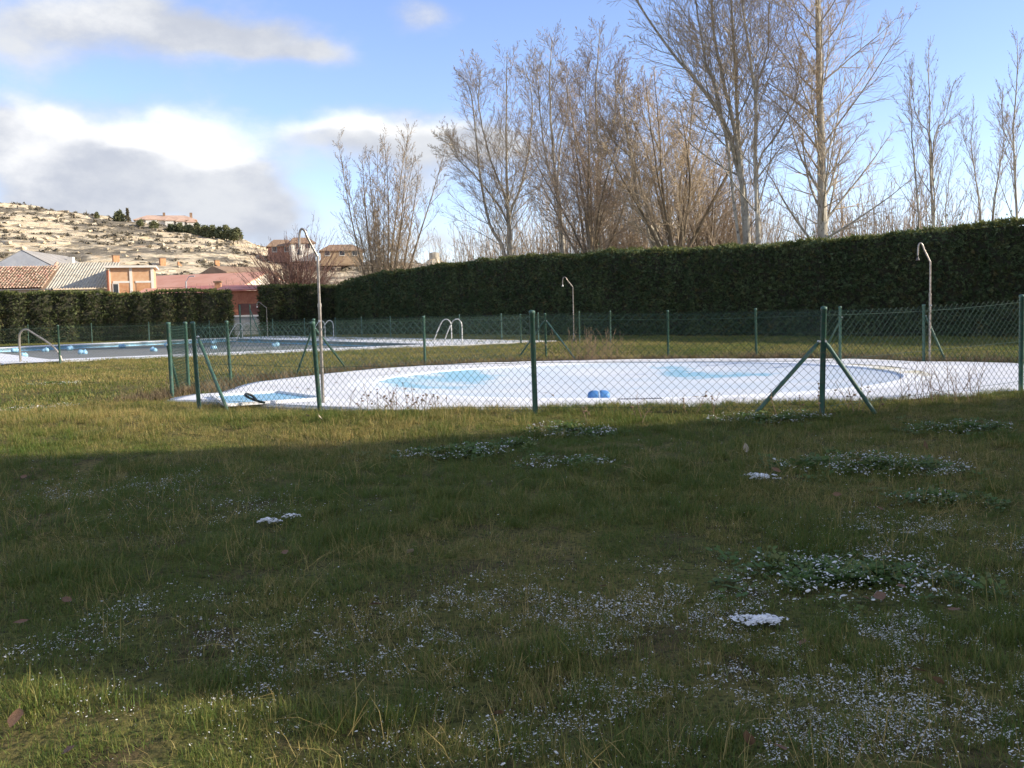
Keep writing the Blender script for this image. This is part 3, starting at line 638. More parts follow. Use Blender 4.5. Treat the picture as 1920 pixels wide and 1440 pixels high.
hedge('conifer_hedge', 'long tall dark clipped conifer hedge running along the right side', HG0, HG1, 3.75, 1.6, 240, 'hedge', -1, 3, 0.155, h_main, ribs=0.03, shoot=0.5, lump=0.6)
a0, a1 = W(500, 600, 64)[:2], W(628, 600, 66.5)[:2]
hedge('conifer_hedge', 'short sunlit hedge block right of the gateway gap', a0, (a1[0]+0.5, a1[1]), 3.25, 1.4, 170, 'hedge_left', -1, 5, 0.19, None, 1.0, 0.12)
b0, b1 = W(-130, 600, 55)[:2], W(434, 600, 62)[:2]
def h_left(s): return 2.95+0.22*(vn(np.asarray(s)*0.6, np.asarray(s)*0, 15)-0.5)-0.10*np.exp(-((np.asarray(s)-10)/2)**2)
hedge('conifer_hedge', 'left conifer hedge with brown gaps in front of the village roofs', b0, b1, 3.0, 1.4, 150, 'hedge_left', -1, 6, 0.19, h_left, 1.0, 0.16)
# unseen tree row added at right, heights shaped for the shade on the lawn
def h_shade(s):
    s = np.asarray(s, float); return np.interp(s, [0, .26, .73, 1.4, 2.0, 4.9, 5.54, 6.47, 7.08, 7.95, 8.8, 9.8], [3.6, 3.9, 4.5, 5.4, 6.3, 5.6, 4.4, 3.1, 2.5, 1.8, 1.1, 0.7])+0.6*(vn(s*1.6, s*0, 31)-0.5)
hedge('conifer_hedge', 'unseen tall conifer row added to shade the foreground lawn from the right', (9.2, 2.0), (9.2, 11.8), 6.5, 1.6, 90, 'hedge', 1, 9, 0.22, h_shade, 1.0, 0.0, True, 0.14, 2.3)

# ------------------------------------------------------------------ bare trees
def grow(start, d, length, r0, r1, K, trop, wig, rng):
    N = len(start); P = np.zeros((N, K, 3)); P[:, 0] = start; d = d.copy(); st = (length/(K-1))[:, None]; bend = rng.normal(0, 1, (N, 3))
    for k in range(1, K):
        d = d+np.array([0, 0, trop])+bend*wig*0.5+rng.normal(0, 1, (N, 3))*wig; d /= np.linalg.norm(d, axis=1, keepdims=True); P[:, k] = P[:, k-1]+d*st
    f = np.linspace(0, 1, K)[None]; Rr = r0[:, None]*(1-f)+r1[:, None]*f if hasattr(r1, '__len__') else r0[:, None]*(1-f)+r1*f
    return P, Rr
def sprout(P, Rr, per, t0, t1, ang0, ang1, lfun, rng, K=5, trop=0.1, wig=0.08, rk=0.55, rmin=0.004, rtip=0.003):
    N, KK = P.shape[:2]; L = np.linalg.norm(np.diff(P, axis=1), axis=2).sum(1)
    t = (np.arange(per)[None]+rng.uniform(0, 1, (N, per)))/per*(t1-t0)+t0; x = t*(KK-1); i = np.minimum(x.astype(int), KK-2); f = (x-i)[..., None]; n = np.arange(N)[:, None]
    S0 = P[n, i]*(1-f)+P[n, i+1]*f; T = P[n, i+1]-P[n, i]; T /= np.linalg.norm(T, axis=2, keepdims=True); r = (Rr[n, i]*(1-f[..., 0])+Rr[n, i+1]*f[..., 0])
    az_ = (np.arange(per)[None]*2.4+rng.uniform(0, 6.28, (N, 1))+rng.normal(0, 0.4, (N, per))); an = rng.uniform(ang0, ang1, (N, per))
    ref = np.where(np.abs(T[..., 2:3]) > 0.9, np.array([1.0, 0, 0]), np.array([0, 0, 1.0])); A = np.cross(T, ref); A /= np.linalg.norm(A, axis=2, keepdims=True)+1e-9; B = np.cross(T, A)
    D = T*np.cos(an)[..., None]+(A*np.cos(az_)[..., None]+B*np.sin(az_)[..., None])*np.sin(an)[..., None]
    ln = L[:, None]*lfun(t)*rng.uniform(0.65, 1.25, (N, per))
    return grow(S0.reshape(-1, 3), D.reshape(-1, 3), ln.ravel(), np.maximum(r.ravel()*rk*rng.uniform(0.7, 1.1, r.size), rmin), rtip, K, trop, wig, rng)
def stem(pts, r0, r1, rng, K=14, wig=0.03):
    pts = np.array(pts, float); t = np.linspace(0, 1, K); tt = np.linspace(0, 1, len(pts))
    c = arc_pts(*pts, n=10); s = np.linspace(0, len(c)-1, K); i = np.minimum(s.astype(int), len(c)-2); P = c[i]+(c[i+1]-c[i])*(s-i)[:, None]
    P[1:, :2] += rng.normal(0, wig, (K-1, 2)); return P[None], (r0*(1-t)**1.0+r1*t)[None]
_tm = {}
def make_tree(key, style, H, seed, stems=None):
    if key in _tm: return _tm[key]
    rng = np.random.default_rng(seed); tb, cb = MB(), MB()
    if style == 'poplar':
        P0, R0 = stem(stems or [(0, 0, 0), (0.05, 0, H*0.35), (-0.1, 0.1, H*0.7), (0.1, 0, H)], H*0.0125, 0.012, rng, 18, 0.02)
        tb.tubes(P0, R0, 10)
        P1, R1 = sprout(P0, R0, 58, 0.15, 0.97, 0.6, 1.05, lambda t: (0.31*(1-t)**0.75+0.05)*np.minimum(1, 0.45+1.4*t), rng, 10, 0.085, 0.05, 0.31, 0.014)
        tb.tubes(P1, R1, 6)
        P2, R2 = sprout(P1, R1, 15, 0.12, 0.98, 0.4, 1.0, lambda t: 0.42*(1.1-t), rng, 6, 0.05, 0.06, 0.5, 0.010); cb.tubes(P2, R2, 4)
        P3, R3 = sprout(P2, R2, 9, 0.12, 1.0, 0.3, 0.9, lambda t: 0.62*(1.15-t), rng, 3, 0.05, 0.05, 0.6, 0.0085, 0.0058); cb.tubes(P3, R3, 3)
    elif style == 'leaner':                                 # one or more drawn stems with side branches
        S_ = [stem(p, r, 0.02, rng, 16, 0.025) for p, r in stems]
        P0 = np.concatenate([a for a, b in S_]); R0 = np.concatenate([b for a, b in S_]); tb.tubes(P0, R0, 9)
        P1, R1 = sprout(P0, R0, 26, 0.2, 0.98, 0.45, 1.0, lambda t: 0.28*(1-t)**0.7+0.07, rng, 8, 0.08, 0.06, 0.36, 0.013); tb.tubes(P1, R1, 5)
        P2, R2 = sprout(P1, R1, 11, 0.12, 0.98, 0.35, 0.95, lambda t: 0.46*(1.1-t), rng, 5, 0.06, 0.06, 0.5, 0.010); cb.tubes(P2, R2, 3)
        P3, R3 = sprout(P2, R2, 7, 0.12, 1.0, 0.3, 0.9, lambda t: 0.68*(1.15-t), rng, 3, 0.05, 0.05, 0.6, 0.0085, 0.0058); cb.tubes(P3, R3, 3)
    elif style == 'round':                                  # trunk breaking into steep limbs, dense fine crown
        fk = 0.26*H
        tb.tubes(*stem([(0, 0, 0), (0.1, 0, fk*0.5), (0, 0.05, fk)], H*0.018, H*0.014, rng, 8, 0.02), 9)
        n = 11; a = rng.uniform(0, 6.28, n)+np.arange(n)*2.4; inc = rng.uniform(0.08, 0.75, n)
        D = np.c_[np.sin(inc)*np.cos(a), np.sin(inc)*np.sin(a), np.cos(inc)]; st = np.c_[rng.normal(0, .05, (n, 2)), rng.uniform(0.6, 1.0, n)*fk]
        P0, R0 = grow(st, D, H*rng.uniform(0.52, 0.80, n), H*rng.uniform(0.0045, 0.0085, n), 0.012, 12, 0.05, 0.045, rng); tb.tubes(P0, R0, 7)
        P1, R1 = sprout(P0, R0, 17, 0.12, 0.98, 0.35, 0.95, lambda t: 0.42*(1.05-t)+0.06, rng, 8, 0.06, 0.08, 0.42, 0.014); cb.tubes(P1, R1, 4)
        P2, R2 = sprout(P1, R1, 10, 0.12, 0.98, 0.3, 0.85, lambda t: 0.5*(1.1-t), rng, 5, 0.05, 0.06, 0.55, 0.010); cb.tubes(P2, R2, 3)
        P3, R3 = sprout(P2, R2, 6, 0.12, 1.0, 0.3, 0.9, lambda t: 0.66*(1.15-t), rng, 3, 0.05, 0.06, 0.6, 0.0085, 0.0058); cb.tubes(P3, R3, 3)
    elif style == 'clump':                                  # many straight stems fanning from the ground
        n = 15; a = np.arange(n)*2.4; inc = 0.34*np.sqrt((np.arange(n)+0.4)/n)*rng.uniform(0.8, 1.15, n)
        D = np.c_[np.sin(inc)*np.cos(a), np.sin(inc)*np.sin(a), np.cos(inc)]; st = np.c_[0.5*np.cos(a)*inc*3, 0.5*np.sin(a)*inc*3, np.zeros(n)]
        P0, R0 = grow(st, D, H*rng.uniform(0.72, 1.02, n), H*rng.uniform(0.0045, 0.0085, n), 0.010, 14, 0.012, 0.018, rng); tb.tubes(P0, R0, 7)
        P1, R1 = sprout(P0, R0, 34, 0.12, 0.98, 0.4, 0.9, lambda t: 0.22*(1-t)+0.07, rng, 7, 0.10, 0.05, 0.42, 0.012); cb.tubes(P1, R1, 4)
        P2, R2 = sprout(P1, R1, 9, 0.12, 0.98, 0.3, 0.8, lambda t: 0.46*(1.1-t), rng, 3, 0.08, 0.06, 0.5, 0.011, 0.008); cb.tubes(P2, R2, 3)
        P3, R3 = sprout(P2, R2, 3, 0.15, 1, 0.3, 0.8, lambda t: 0.65*(1.1-t), rng, 2, 0.06, 0.07, 0.6, 0.0095, 0.007); cb.tubes(P3, R3, 3)
    elif style == 'pollard':                                # stout head throwing a dense fan of shoots
        tb.tubes(*stem([(0, 0, 0), (0, 0, H*0.12), (0, 0, H*0.26)], H*0.05, H*0.045, rng, 6, 0.02), 9)
        n = 130; a = rng.uniform(0, 6.28, n); inc = 1.0*np.sqrt(rng.uniform(0, 1, n)); D = np.c_[np.sin(inc)*np.cos(a), np.sin(inc)*np.sin(a), np.cos(inc)]
        st = np.c_[rng.normal(0, H*.035, (n, 2)), rng.uniform(0.06, 0.28, n)*H]
        P0, R0 = grow(st, D, H*rng.uniform(0.45, 0.74, n), H*rng.uniform(0.003, 0.005, n), 0.006, 8, 0.05, 0.03, rng); cb.tubes(P0, R0, 4)
        P1, R1 = sprout(P0, R0, 12, 0.15, 0.98, 0.25, 0.7, lambda t: 0.36*(1.05-t)+0.03, rng, 5, 0.06, 0.05, 0.5, 0.007); cb.tubes(P1, R1, 3)
        P2, R2 = sprout(P1, R1, 4, 0.15, 0.98, 0.25, 0.7, lambda t: 0.4*(1.1-t), rng, 3, 0.06, 0.05, 0.5, 0.009, 0.006); cb.tubes(P2, R2, 3)
    elif style == 'sapling':
        S_ = [stem(p, r, 0.01, rng, 14, 0.03) for p, r in stems]
        P0 = np.concatenate([a for a, b in S_]); R0 = np.concatenate([b for a, b in S_]); tb.tubes(P0, R0, 7)
        P1, R1 = sprout(P0, R0, 24, 0.2, 0.97, 0.35, 0.65, lambda t: 0.24*(1-t)+0.05, rng, 8, 0.06, 0.04, 0.5, 0.010); tb.tubes(P1, R1, 4)
        P2, R2 = sprout(P1, R1, 8, 0.15, 0.98, 0.3, 0.7, lambda t: 0.32*(1.1-t), rng, 4, 0.06, 0.06, 0.5, 0.009); cb.tubes(P2, R2, 3)
        P3, R3 = sprout(P2, R2, 4, 0.15, 1.0, 0.3, 0.7, lambda t: 0.5*(1.15-t), rng, 3, 0.05, 0.06, 0.6, 0.0065, 0.0045); cb.tubes(P3, R3, 3)
    elif style == 'brush':                                  # thicket of upright shoots
        n = 46; a = rng.uniform(0, 6.28, n); rr_ = np.sqrt(rng.uniform(0, 1, n))*H*0.32; inc = rng.uniform(0, 0.32, n)
        D = np.c_[np.sin(inc)*np.cos(a), np.sin(inc)*np.sin(a), np.cos(inc)]; st = np.c_[rr_*np.cos(a), rr_*np.sin(a), np.zeros(n)]
        P0, R0 = grow(st, D, H*rng.uniform(0.6, 1.0, n), H*rng.uniform(0.003, 0.006, n), 0.006, 9, 0.03, 0.035, rng); tb.tubes(P0, R0, 4)
        P1, R1 = sprout(P0, R0, 15, 0.12, 0.98, 0.3, 0.75, lambda t: 0.28*(1.05-t)+0.04, rng, 5, 0.08, 0.06, 0.5, 0.007); cb.tubes(P1, R1, 3)
        P2, R2 = sprout(P1, R1, 4, 0.15, 0.98, 0.25, 0.7, lambda t: 0.4*(1.1-t), rng, 3, 0.06, 0.06, 0.5, 0.008, 0.005); cb.tubes(P2, R2, 3)
    _tm[key] = (tb.mesh('trunk', True), cb.mesh('crown')); return _tm[key]
def put_tree(key, px, D, label, bark, twig, group, scale=1.0, rz=0.0, cat='tree', name='bare_tree', wide=1.0):
    p = W(px, 590, D); t = thing(name, (p[0], D, 0), label, cat, group, rz); t.scale = (scale*wide, scale*wide, scale)
    a, b = _tm[key]
    for nm, me, mm in (('trunk', a, bark), ('crown', b, twig)):
        if not me.materials: me.materials.append(M[mm])
        o = link(nm, me, None, t)
        if me.materials[0] != M[mm]: o.material_slots[0].link = 'OBJECT'; o.material_slots[0].material = M[mm]
    return t
def Hof(px, top, D): return W(px, top, D)[2]
GB = 'bare winter trees behind the hedge'
def drawn(D, base_px, pts, zf=None):                       # stem traced through sight-line points at depth D, relative to its foot
    b = W(base_px, 590, D); out = [(0, 0, 0)]
    for i, (x, y) in enumerate(pts):
        q = W(x, y, D); out.append((q[0]-b[0], 0.25*math.sin(i*1.7), q[2]))
    return out
make_tree('clump', 'clump', Hof(715, 240, 78), 11); put_tree('clump', 722, 78, 'many stemmed bare tree fanning out at the left end of the long hedge', 'bark', 'twig', GB)
make_tree('pop_big', 'poplar', 22.5, 12); put_tree('pop_big', 1540, 46, 'tallest straight pale poplar rising past the top of the picture', 'poplar', 'twig', GB, 1.0, 0.6)
D = 70
make_tree('t950', 'leaner', 1, 13, [(drawn(D, 955, [(955, 480), (952, 380), (948, 240), (952, 95)]), 0.20), (drawn(D, 948, [(940, 480), (912, 420), (893, 330), (880, 200), (868, 150)]), 0.16), (drawn(D, 957, [(957, 400), (925, 310), (900, 200), (905, 130)]), 0.12), (drawn(D, 957, [(956, 420), (985, 330), (1000, 200), (985, 120)]), 0.12), (drawn(D, 955, [(955, 430), (900, 340), (860, 300), (835, 260)]), 0.09)])
put_tree('t950', 955, D, 'broad bare tree with forked pale stems left of the thicket', 'poplar', 'twig', GB)
D = 66
make_tree('t1050', 'leaner', 1, 14, [(drawn(D, 1058, [(1056, 460), (1045, 380), (1036, 260), (1030, 160), (1035, 68)]), 0.17), (drawn(D, 1054, [(1048, 390), (1020, 300), (1008, 200), (1004, 140)]), 0.10), (drawn(D, 1054, [(1042, 330), (1058, 220), (1062, 130)]), 0.09)])
put_tree('t1050', 1058, D, 'slender pale tree with a narrow top between two broad crowns', 'poplar', 'twig', GB)
make_tree('round1', 'round', Hof(1105, 130, 60), 15); put_tree('round1', 1108, 60, 'thick dark trunked tree with a dense reddish crown', 'bark', 'twig_red', GB, 1, 0.4)
D = 63
make_tree('t1120', 'leaner', 1, 24, [(drawn(D, 1128, [(1118, 420), (1122, 300), (1118, 170), (1125, 55)]), 0.15), (drawn(D, 1124, [(1120, 350), (1095, 220), (1098, 110)]), 0.09), (drawn(D, 1124, [(1121, 330), (1150, 220), (1148, 120)]), 0.09)])
put_tree('t1120', 1128, D, 'pale upright tree whose tip rises above the reddish crown', 'poplar', 'twig_red', GB)
put_tree('round1', 1168, 68, 'smaller dense tree half hidden in the middle of the thicket', 'bark', 'twig', GB, 0.62, 2.4)
D = 56
make_tree('t1250', 'leaner', 1, 16, [(drawn(D, 1262, [(1240, 468), (1200, 390), (1185, 300), (1170, 210), (1172, 160)]), 0.19), (drawn(D, 1256, [(1205, 395), (1235, 300), (1205, 230), (1190, 180)]), 0.10), (drawn(D, 1256, [(1190, 330), (1150, 270), (1130, 240)]), 0.08)])
put_tree('t1250', 1262, D, 'bare tree leaning left over the hedge from a bent stem', 'poplar', 'twig', GB)
make_tree('round2', 'round', Hof(1270, 60, 54), 17); put_tree('round2', 1268, 54, 'stout dark trunk with spreading limbs and brown twigs right of the thicket', 'bark', 'twig', GB, 1.0, 1.2)
put_tree('round2', 1330, 60, 'leaning dark limbed tree behind the pale double poplars', 'bark', 'twig_red', GB, 0.8, 3.6)
D = 47
make_tree('t1400', 'leaner', 1, 18, [(drawn(D, 1408, [(1398, 400), (1380, 290), (1352, 220), (1300, 150), (1255, 90), (1190, -10), (1150, -80)]), 0.17), (drawn(D, 1404, [(1383, 300), (1358, 170), (1335, 60), (1325, -60), (1330, -160)]), 0.13), (drawn(D, 1404, [(1386, 310), (1380, 200), (1372, 80), (1362, -40), (1365, -180)]), 0.12), (drawn(D, 1404, [(1350, 215), (1320, 110), (1300, 0), (1290, -80)]), 0.08)])
put_tree('t1400', 1408, D, 'pale poplar with several stems sweeping up to the left', 'poplar', 'twig', GB)
D = 46
make_tree('t1420', 'leaner', 1, 19, [(drawn(D, 1423, [(1421, 440), (1419, 330), (1416, 200), (1402, 90), (1392, -20), (1398, -200)]), 0.14), (drawn(D, 1422, [(1419, 330), (1460, 250), (1490, 180), (1500, 120)]), 0.06), (drawn(D, 1422, [(1416, 210), (1440, 100), (1440, 0), (1450, -80)]), 0.06)])
put_tree('t1420', 1423, D, 'straight pale poplar stem just left of the tallest one', 'poplar', 'twig', GB)
D = 52
make_tree('s1', 'sapling', 1, 20, [(drawn(D, 1750, [(1749, 400), (1748, 300), (1742, 180), (1738, 70)]), 0.085), (drawn(D, 1750, [(1748, 290), (1775, 220), (1790, 150)]), 0.045), (drawn(D, 1750, [(1748, 290), (1720, 210), (1705, 120)]), 0.045)])
put_tree('s1', 1750, D, 'slim bare tree with an open V fork near the right edge', 'poplar', 'twig', GB)
make_tree('s2', 'sapling', 1, 21, [(drawn(D, 1728, [(1722, 400), (1715, 270), (1706, 190), (1702, 120)]), 0.06)]); put_tree('s2', 1728, D, 'thin single stem sapling immediately left of the V forked tree', 'poplar', 'twig', GB)
put_tree('s2', 1768, 54, 'low thin sapling immediately right of the V forked tree', 'poplar', 'twig', GB, 0.72, 2.1)
make_tree('s3', 'sapling', 1, 22, [(drawn(56, 1838, [(1836, 390), (1826, 290), (1824, 190)]), 0.06), (drawn(56, 1838, [(1836, 360), (1812, 260), (1805, 220)]), 0.03)]); put_tree('s3', 1838, 56, 'small left one of the paired saplings near the right edge', 'poplar', 'twig', GB)
put_tree('s3', 1858, 58, 'small right one of the paired saplings near the right edge', 'poplar', 'twig', GB, 1.04, 3.1)
make_tree('s4', 'sapling', 1, 23, [(drawn(50, 1905, [(1905, 400), (1905, 260), (1906, 150), (1904, 62)]), 0.08), (drawn(50, 1905, [(1905, 320), (1885, 240), (1878, 160)]), 0.035)]); put_tree('s4', 1905, 50, 'slim bare tree cut by the right edge of the picture', 'poplar', 'twig', GB)
make_tree('brush1', 'brush', 7.5, 25); make_tree('brush2', 'brush', 6.5, 26)
bl = [(1600,58,1.1,'brush1'),(1640,60,1.45,'brush2'),(1675,62,1.3,'brush1'),(1705,58,1.2,'brush2'),(1480,58,1.05,'brush2'),(1510,62,1.0,'brush1'),(1575,56,0.95,'brush2'),(1800,62,0.95,'brush1'),(1880,60,1.05,'brush2'),
      (870,82,1.0,'brush1'),(905,84,0.9,'brush2'),(1000,74,0.9,'brush2'),(1035,76,1.0,'brush1'),(1075,72,0.9,'brush2'),(1180,66,1.0,'brush2'),(1230,66,0.9,'brush1'),(1320,62,1.2,'brush2'),(1380,60,1.1,'brush1'),(860,86,1.35,'brush2'),(925,80,1.3,'brush1'),(985,82,1.4,'brush1'),(1025,72,1.5,'brush2'),(1085,78,1.7,'brush1'),(1140,74,1.6,'brush2'),(1195,72,1.75,'brush1'),(1240,70,1.6,'brush2'),(1300,68,1.7,'brush1'),(1350,66,1.6,'brush2')]
marks = [(722, 'the fan shaped many stemmed tree'), (955, 'the broad forked pale tree'), (1058, 'the slender narrow topped tree'), (1108, 'the thick dark reddish crowned tree'), (1168, 'the half hidden small tree'), (1262, 'the left leaning bent tree'), (1330, 'the leaning dark limbed tree'), (1408, 'the left sweeping poplar'), (1540, 'the tallest poplar'), (1728, 'the thin single stem sapling'), (1838, 'the paired saplings'), (1905, 'the edge cut slim tree')]
_seen = {}
def thicket_label(x):
    m, nm = min(marks, key=lambda q: abs(q[0]-x)); side = 'left' if x < m else 'right'
    how = 'close' if abs(x-m) < 26 else 'a little way' if abs(x-m) < 60 else 'farther'
    lb = 'brown leafless shrub %s %s of %s' % (how, side, nm); _seen[lb] = _seen.get(lb, 0)+1
    return lb if _seen[lb] == 1 else lb.replace('brown leafless', ('', '', 'taller brown leafless', 'tallest brown leafless')[min(3, _seen[lb])])
for i, (x, d, s, k) in enumerate(bl):
    put_tree(k, x, d, thicket_label(x), 'twig_red', 'twig_red' if x > 1400 else 'twig', 'thicket shrubs behind the long hedge', s, i*1.3, 'shrub', 'thicket_shrub')
make_tree('pollard', 'pollard', Hof(556, 398, 88), 27); put_tree('pollard', 556, 88, 'dense purple brown bush like tree behind the hedge near the gateway', 'twig_dark', 'twig_dark', 'bare trees of the village', 1.05)
for x, d, s, lb in ((395, 92, 0.72, 'spindly leafless tree in front of the pink roof'), (436, 94, 0.8, 'spindly leafless tree at the right of the pink roof'), (480, 90, 0.7, 'spindly leafless tree before the red brick wall')):
    put_tree('brush2', x, d, lb, 'twig_red', 'twig_red', 'bare trees of the village', s, x, wide=0.8)
for x, d, s, nth in ((640, 120, 1.0, 'first'), (680, 125, 1.1, 'second'), (730, 120, 1.0, 'third'), (770, 125, 1.0, 'fourth'), (820, 120, 0.9, 'fifth')):
    put_tree('brush1', x, d, nth+' from the left of the far brown scrub trees below the slope', 'twig_dark', 'twig_red', 'far scrub trees below the slope', s, x, 'shrub', 'scrub_tree', 1.3)

# ------------------------------------------------------------------ hill
_sx = np.array([-400, -200, 0, 150, 300, 400, 480, 540, 600, 700, 850, 1000, 1400])
_sy = np.array([330, 350, 372, 396, 416, 430, 452, 476, 484, 488, 494, 520, 560])
_rx = np.array([W(x, 590, 300)[0] for x in _sx]); _rz = np.array([W(x, y, 300)[2] for x, y in zip(_sx, _sy)])
def hill_z(x, y):
    x = np.asarray(x, float); y = np.asarray(y, float); t = np.clip((y-140)/160, 0, 1); Rz = np.interp(x*300/np.maximum(y, 140), _rx, _rz)
    z = Rz*t**1.05+ (vn(x*0.03, y*0.03, 50)-0.5)*3*t*(1-t)*4
    per = 2.6; zs = z/per+1.6*(vn(x*0.025, y*0.012, 51)-0.5)+0.10*x/per*0.35; fr = zs-np.floor(zs)
    ledge = (np.where(fr < 0.72, fr*0.45, 0.324+(fr-0.72)/0.28*0.676)-fr)*per
    return z+ledge*0.9*t*(1-0.0*t)+(vn(x*0.3, y*0.3, 52)-0.5)*0.9*t*np.clip((300-y)/10+0.5, 0.3, 1)-np.clip(y-300, 0, None)*0.05 - 0.3*(t <= 0)
def hill_material():
    m = bpy.data.materials.new('rocky_hillside'); m.use_nodes = True; t = NT(m.node_tree); b = m.node_tree.nodes['Principled BSDF']
    g = t.new('ShaderNodeNewGeometry'); pos = g.outputs['Position']; sp = t.new('ShaderNodeSeparateXYZ'); t.l.new(g.outputs['Normal'], sp.inputs[0])
    steep = t.step(sp.outputs[2], 0.99, 0.72)
    v = t.scaled(pos, 0.16, 0.10, 0.75)
    n1 = t.noise(v, 1.0, 8, 0.65); n2 = t.noise(t.scaled(pos, 0.05, 0.03, 0.2), 1.0, 5); n3 = t.noise(t.scaled(pos, 0.5, 0.3, 1.6), 1.0, 6, 0.7)
    rock = t.mix(t.step(n3, 0.3, 0.7), (0.56, 0.44, 0.28), (0.70, 0.61, 0.45)); rock = t.mix(t.step(n1, 0.55, 0.75), rock, (0.50, 0.33, 0.20))
    soil = t.mix(t.step(n3, 0.35, 0.65), (0.15, 0.13, 0.10), (0.25, 0.215, 0.16))
    f = t.step(t.math('ADD', t.math('ADD', t.math('MULTIPLY', steep, 0.22), n1), t.math('MULTIPLY', n2, 0.7)), 0.80, 0.95)
    t.put(b.inputs['Base Color'], t.mix(f, soil, rock)); b.inputs['Roughness'].default_value = 0.95; b.inputs['Specular IOR Level'].default_value = 0.1
    bn = t.new('ShaderNodeBump'); bn.inputs['Strength'].default_value = 1.0; bn.inputs['Distance'].default_value = 0.8
    t.put(bn.inputs['Height'], n3); t.l.new(bn.outputs[0], b.inputs['Normal']); return m
M['hill'] = hill_material()
xs = np.linspace(-260, 130, 290); ys = np.concatenate([np.linspace(136, 303, 230), np.linspace(306, 520, 14)]); X, Y = np.meshgrid(xs, ys); Z = hill_z(X, Y)
idx = np.arange(X.size).reshape(X.shape)
tag(MB().add(np.stack([X, Y, Z], -1), np.stack([idx[:-1,:-1], idx[:-1,1:], idx[1:,1:], idx[1:,:-1]], -1).reshape(-1, 4)).build('hill', 'hill'), 'pale stony hillside with rock ledges behind the village', 'hill', kind='structure')
def hill_hit(px, py):
    d = ray(px, py)
    for yy in np.arange(142, 306, 0.5):
        q = EYE+d*(yy/d[1])
        if q[2] <= float(hill_z(np.array([q[0]]), np.array([q[1]]))[0]): return q
    q = EYE+d*(300/d[1]); return q
def blobs(mb, centers, sizes, n, rng, flat=0.7, tri=0.35):   # clusters of small leaf faces
    C = np.repeat(centers, n, 0); sz = np.repeat(sizes, n)[:, None]; v = rng.normal(0, 1, (len(C), 3)); v /= np.linalg.norm(v, axis=1, keepdims=True)
    P = C+v*sz*rng.uniform(0.45, 1.0, (len(C), 1))*np.array([1, 1, flat]); a = rng.normal(0, 1, (len(C), 3)); b = rng.normal(0, 1, (len(C), 3))
    V = np.stack([P+a*sz*tri*0.5, P-a*sz*tri*0.5, P+b*sz*tri], 1).reshape(-1, 3); mb.add(V, np.arange(len(V)).reshape(-1, 3))
rng = np.random.default_rng(60)
n = 2600; yy = rng.uniform(150, 301, n); xx = (rng.uniform(-60, 900, n)-960)/1850*yy; keep = vn(xx*0.05, yy*0.05, 61) > 0.42; xx, yy = xx[keep], yy[keep]
mb = MB(); blobs(mb, np.c_[xx, yy, hill_z(xx, yy)+0.1], rng.uniform(0.3, 0.9, len(xx)), 22, rng, 0.6, 0.5)
tag(mb.build('hillside_scrub', 'scrub'), 'low grey scrub dotted over the stony hillside', 'scrub', kind='stuff')
mb = MB(); n = 260; yy = rng.uniform(165, 298, n); xx = (rng.uniform(-40, 560, n)-960)/1850*yy; zz_ = hill_z(xx, yy)
for i in range(n):
    w_, d_, h_ = rng.uniform(0.8, 3.4), rng.uniform(0.4, 0.9), rng.uniform(0.2, 0.5); V = np.array([(x, y, z) for z in (-.4, .6) for y in (-.5, .5) for x in (-.5, .5)])*(w_, d_, h_)+rng.normal(0, 0.16, (8, 3))
    a = rng.normal(0, 0.35); c, s_ = math.cos(a), math.sin(a); V[:, :2] = V[:, :2]@np.array([[c, s_], [-s_, c]])
    mb.add(V+(xx[i], yy[i], zz_[i]), [(0,1,5,4),(1,3,7,5),(3,2,6,7),(2,0,4,6),(4,5,7,6)])
tag(mb.build('limestone_ledges', 'limestone'), 'broken pale limestone blocks scattered in bands on the hillside', 'rocks', kind='stuff')
# ------------------------------------------------------------------ village buildings
def hip_roof(w, d, z, rise, over=0.4, ridge=0.5, thick=0.15, x0=0.0, y0=0.0):
    a = [(x0-over, y0-over, z), (x0+w+over, y0-over, z), (x0+w+over, y0+d+over, z), (x0-over, y0+d+over, z)]
    i = min(d/2+over, (w+2*over)/2*(1-ridge)) if ridge < 1 else 0
    r = [(x0-over+i, y0+d/2, z+rise), (x0+w+over-i, y0+d/2, z+rise)]
    V = np.array(a+r+[(x, y, zz-thick) for x, y, zz in a])
    return MB().add(V, [(0,1,5,4),(2,3,4,5),(0,1,7,6),(1,2,8,7),(2,3,9,8),(3,0,6,9),(9,8,7,6)]).add(V, [(3,0,4),(1,2,5)])
def opening(parent, x, z, w, h, y=0.0, frame='whitewall', pane='glass', sill=True):
    o = MB().box((x-0.08, y-0.05, z-0.08), (x+w+0.08, y+0.02, z+h+0.08)).build('window', frame, parent)
    MB().box((x, y-0.062, z), (x+w, y-0.051, z+h)).build('pane', pane, o)
    if sill: MB().box((x-0.12, y-0.12, z-0.14), (x+w+0.12, y-0.063, z-0.082)).build('sill', frame, o)
    return o
def at_depth(px, Y, z=0.0):
    q = W(px, 600, Y); return (q[0], q[1], z)
def zz_at(px, py, Y): return W(px, py, Y)[2]
GV = 'village buildings below the hill'
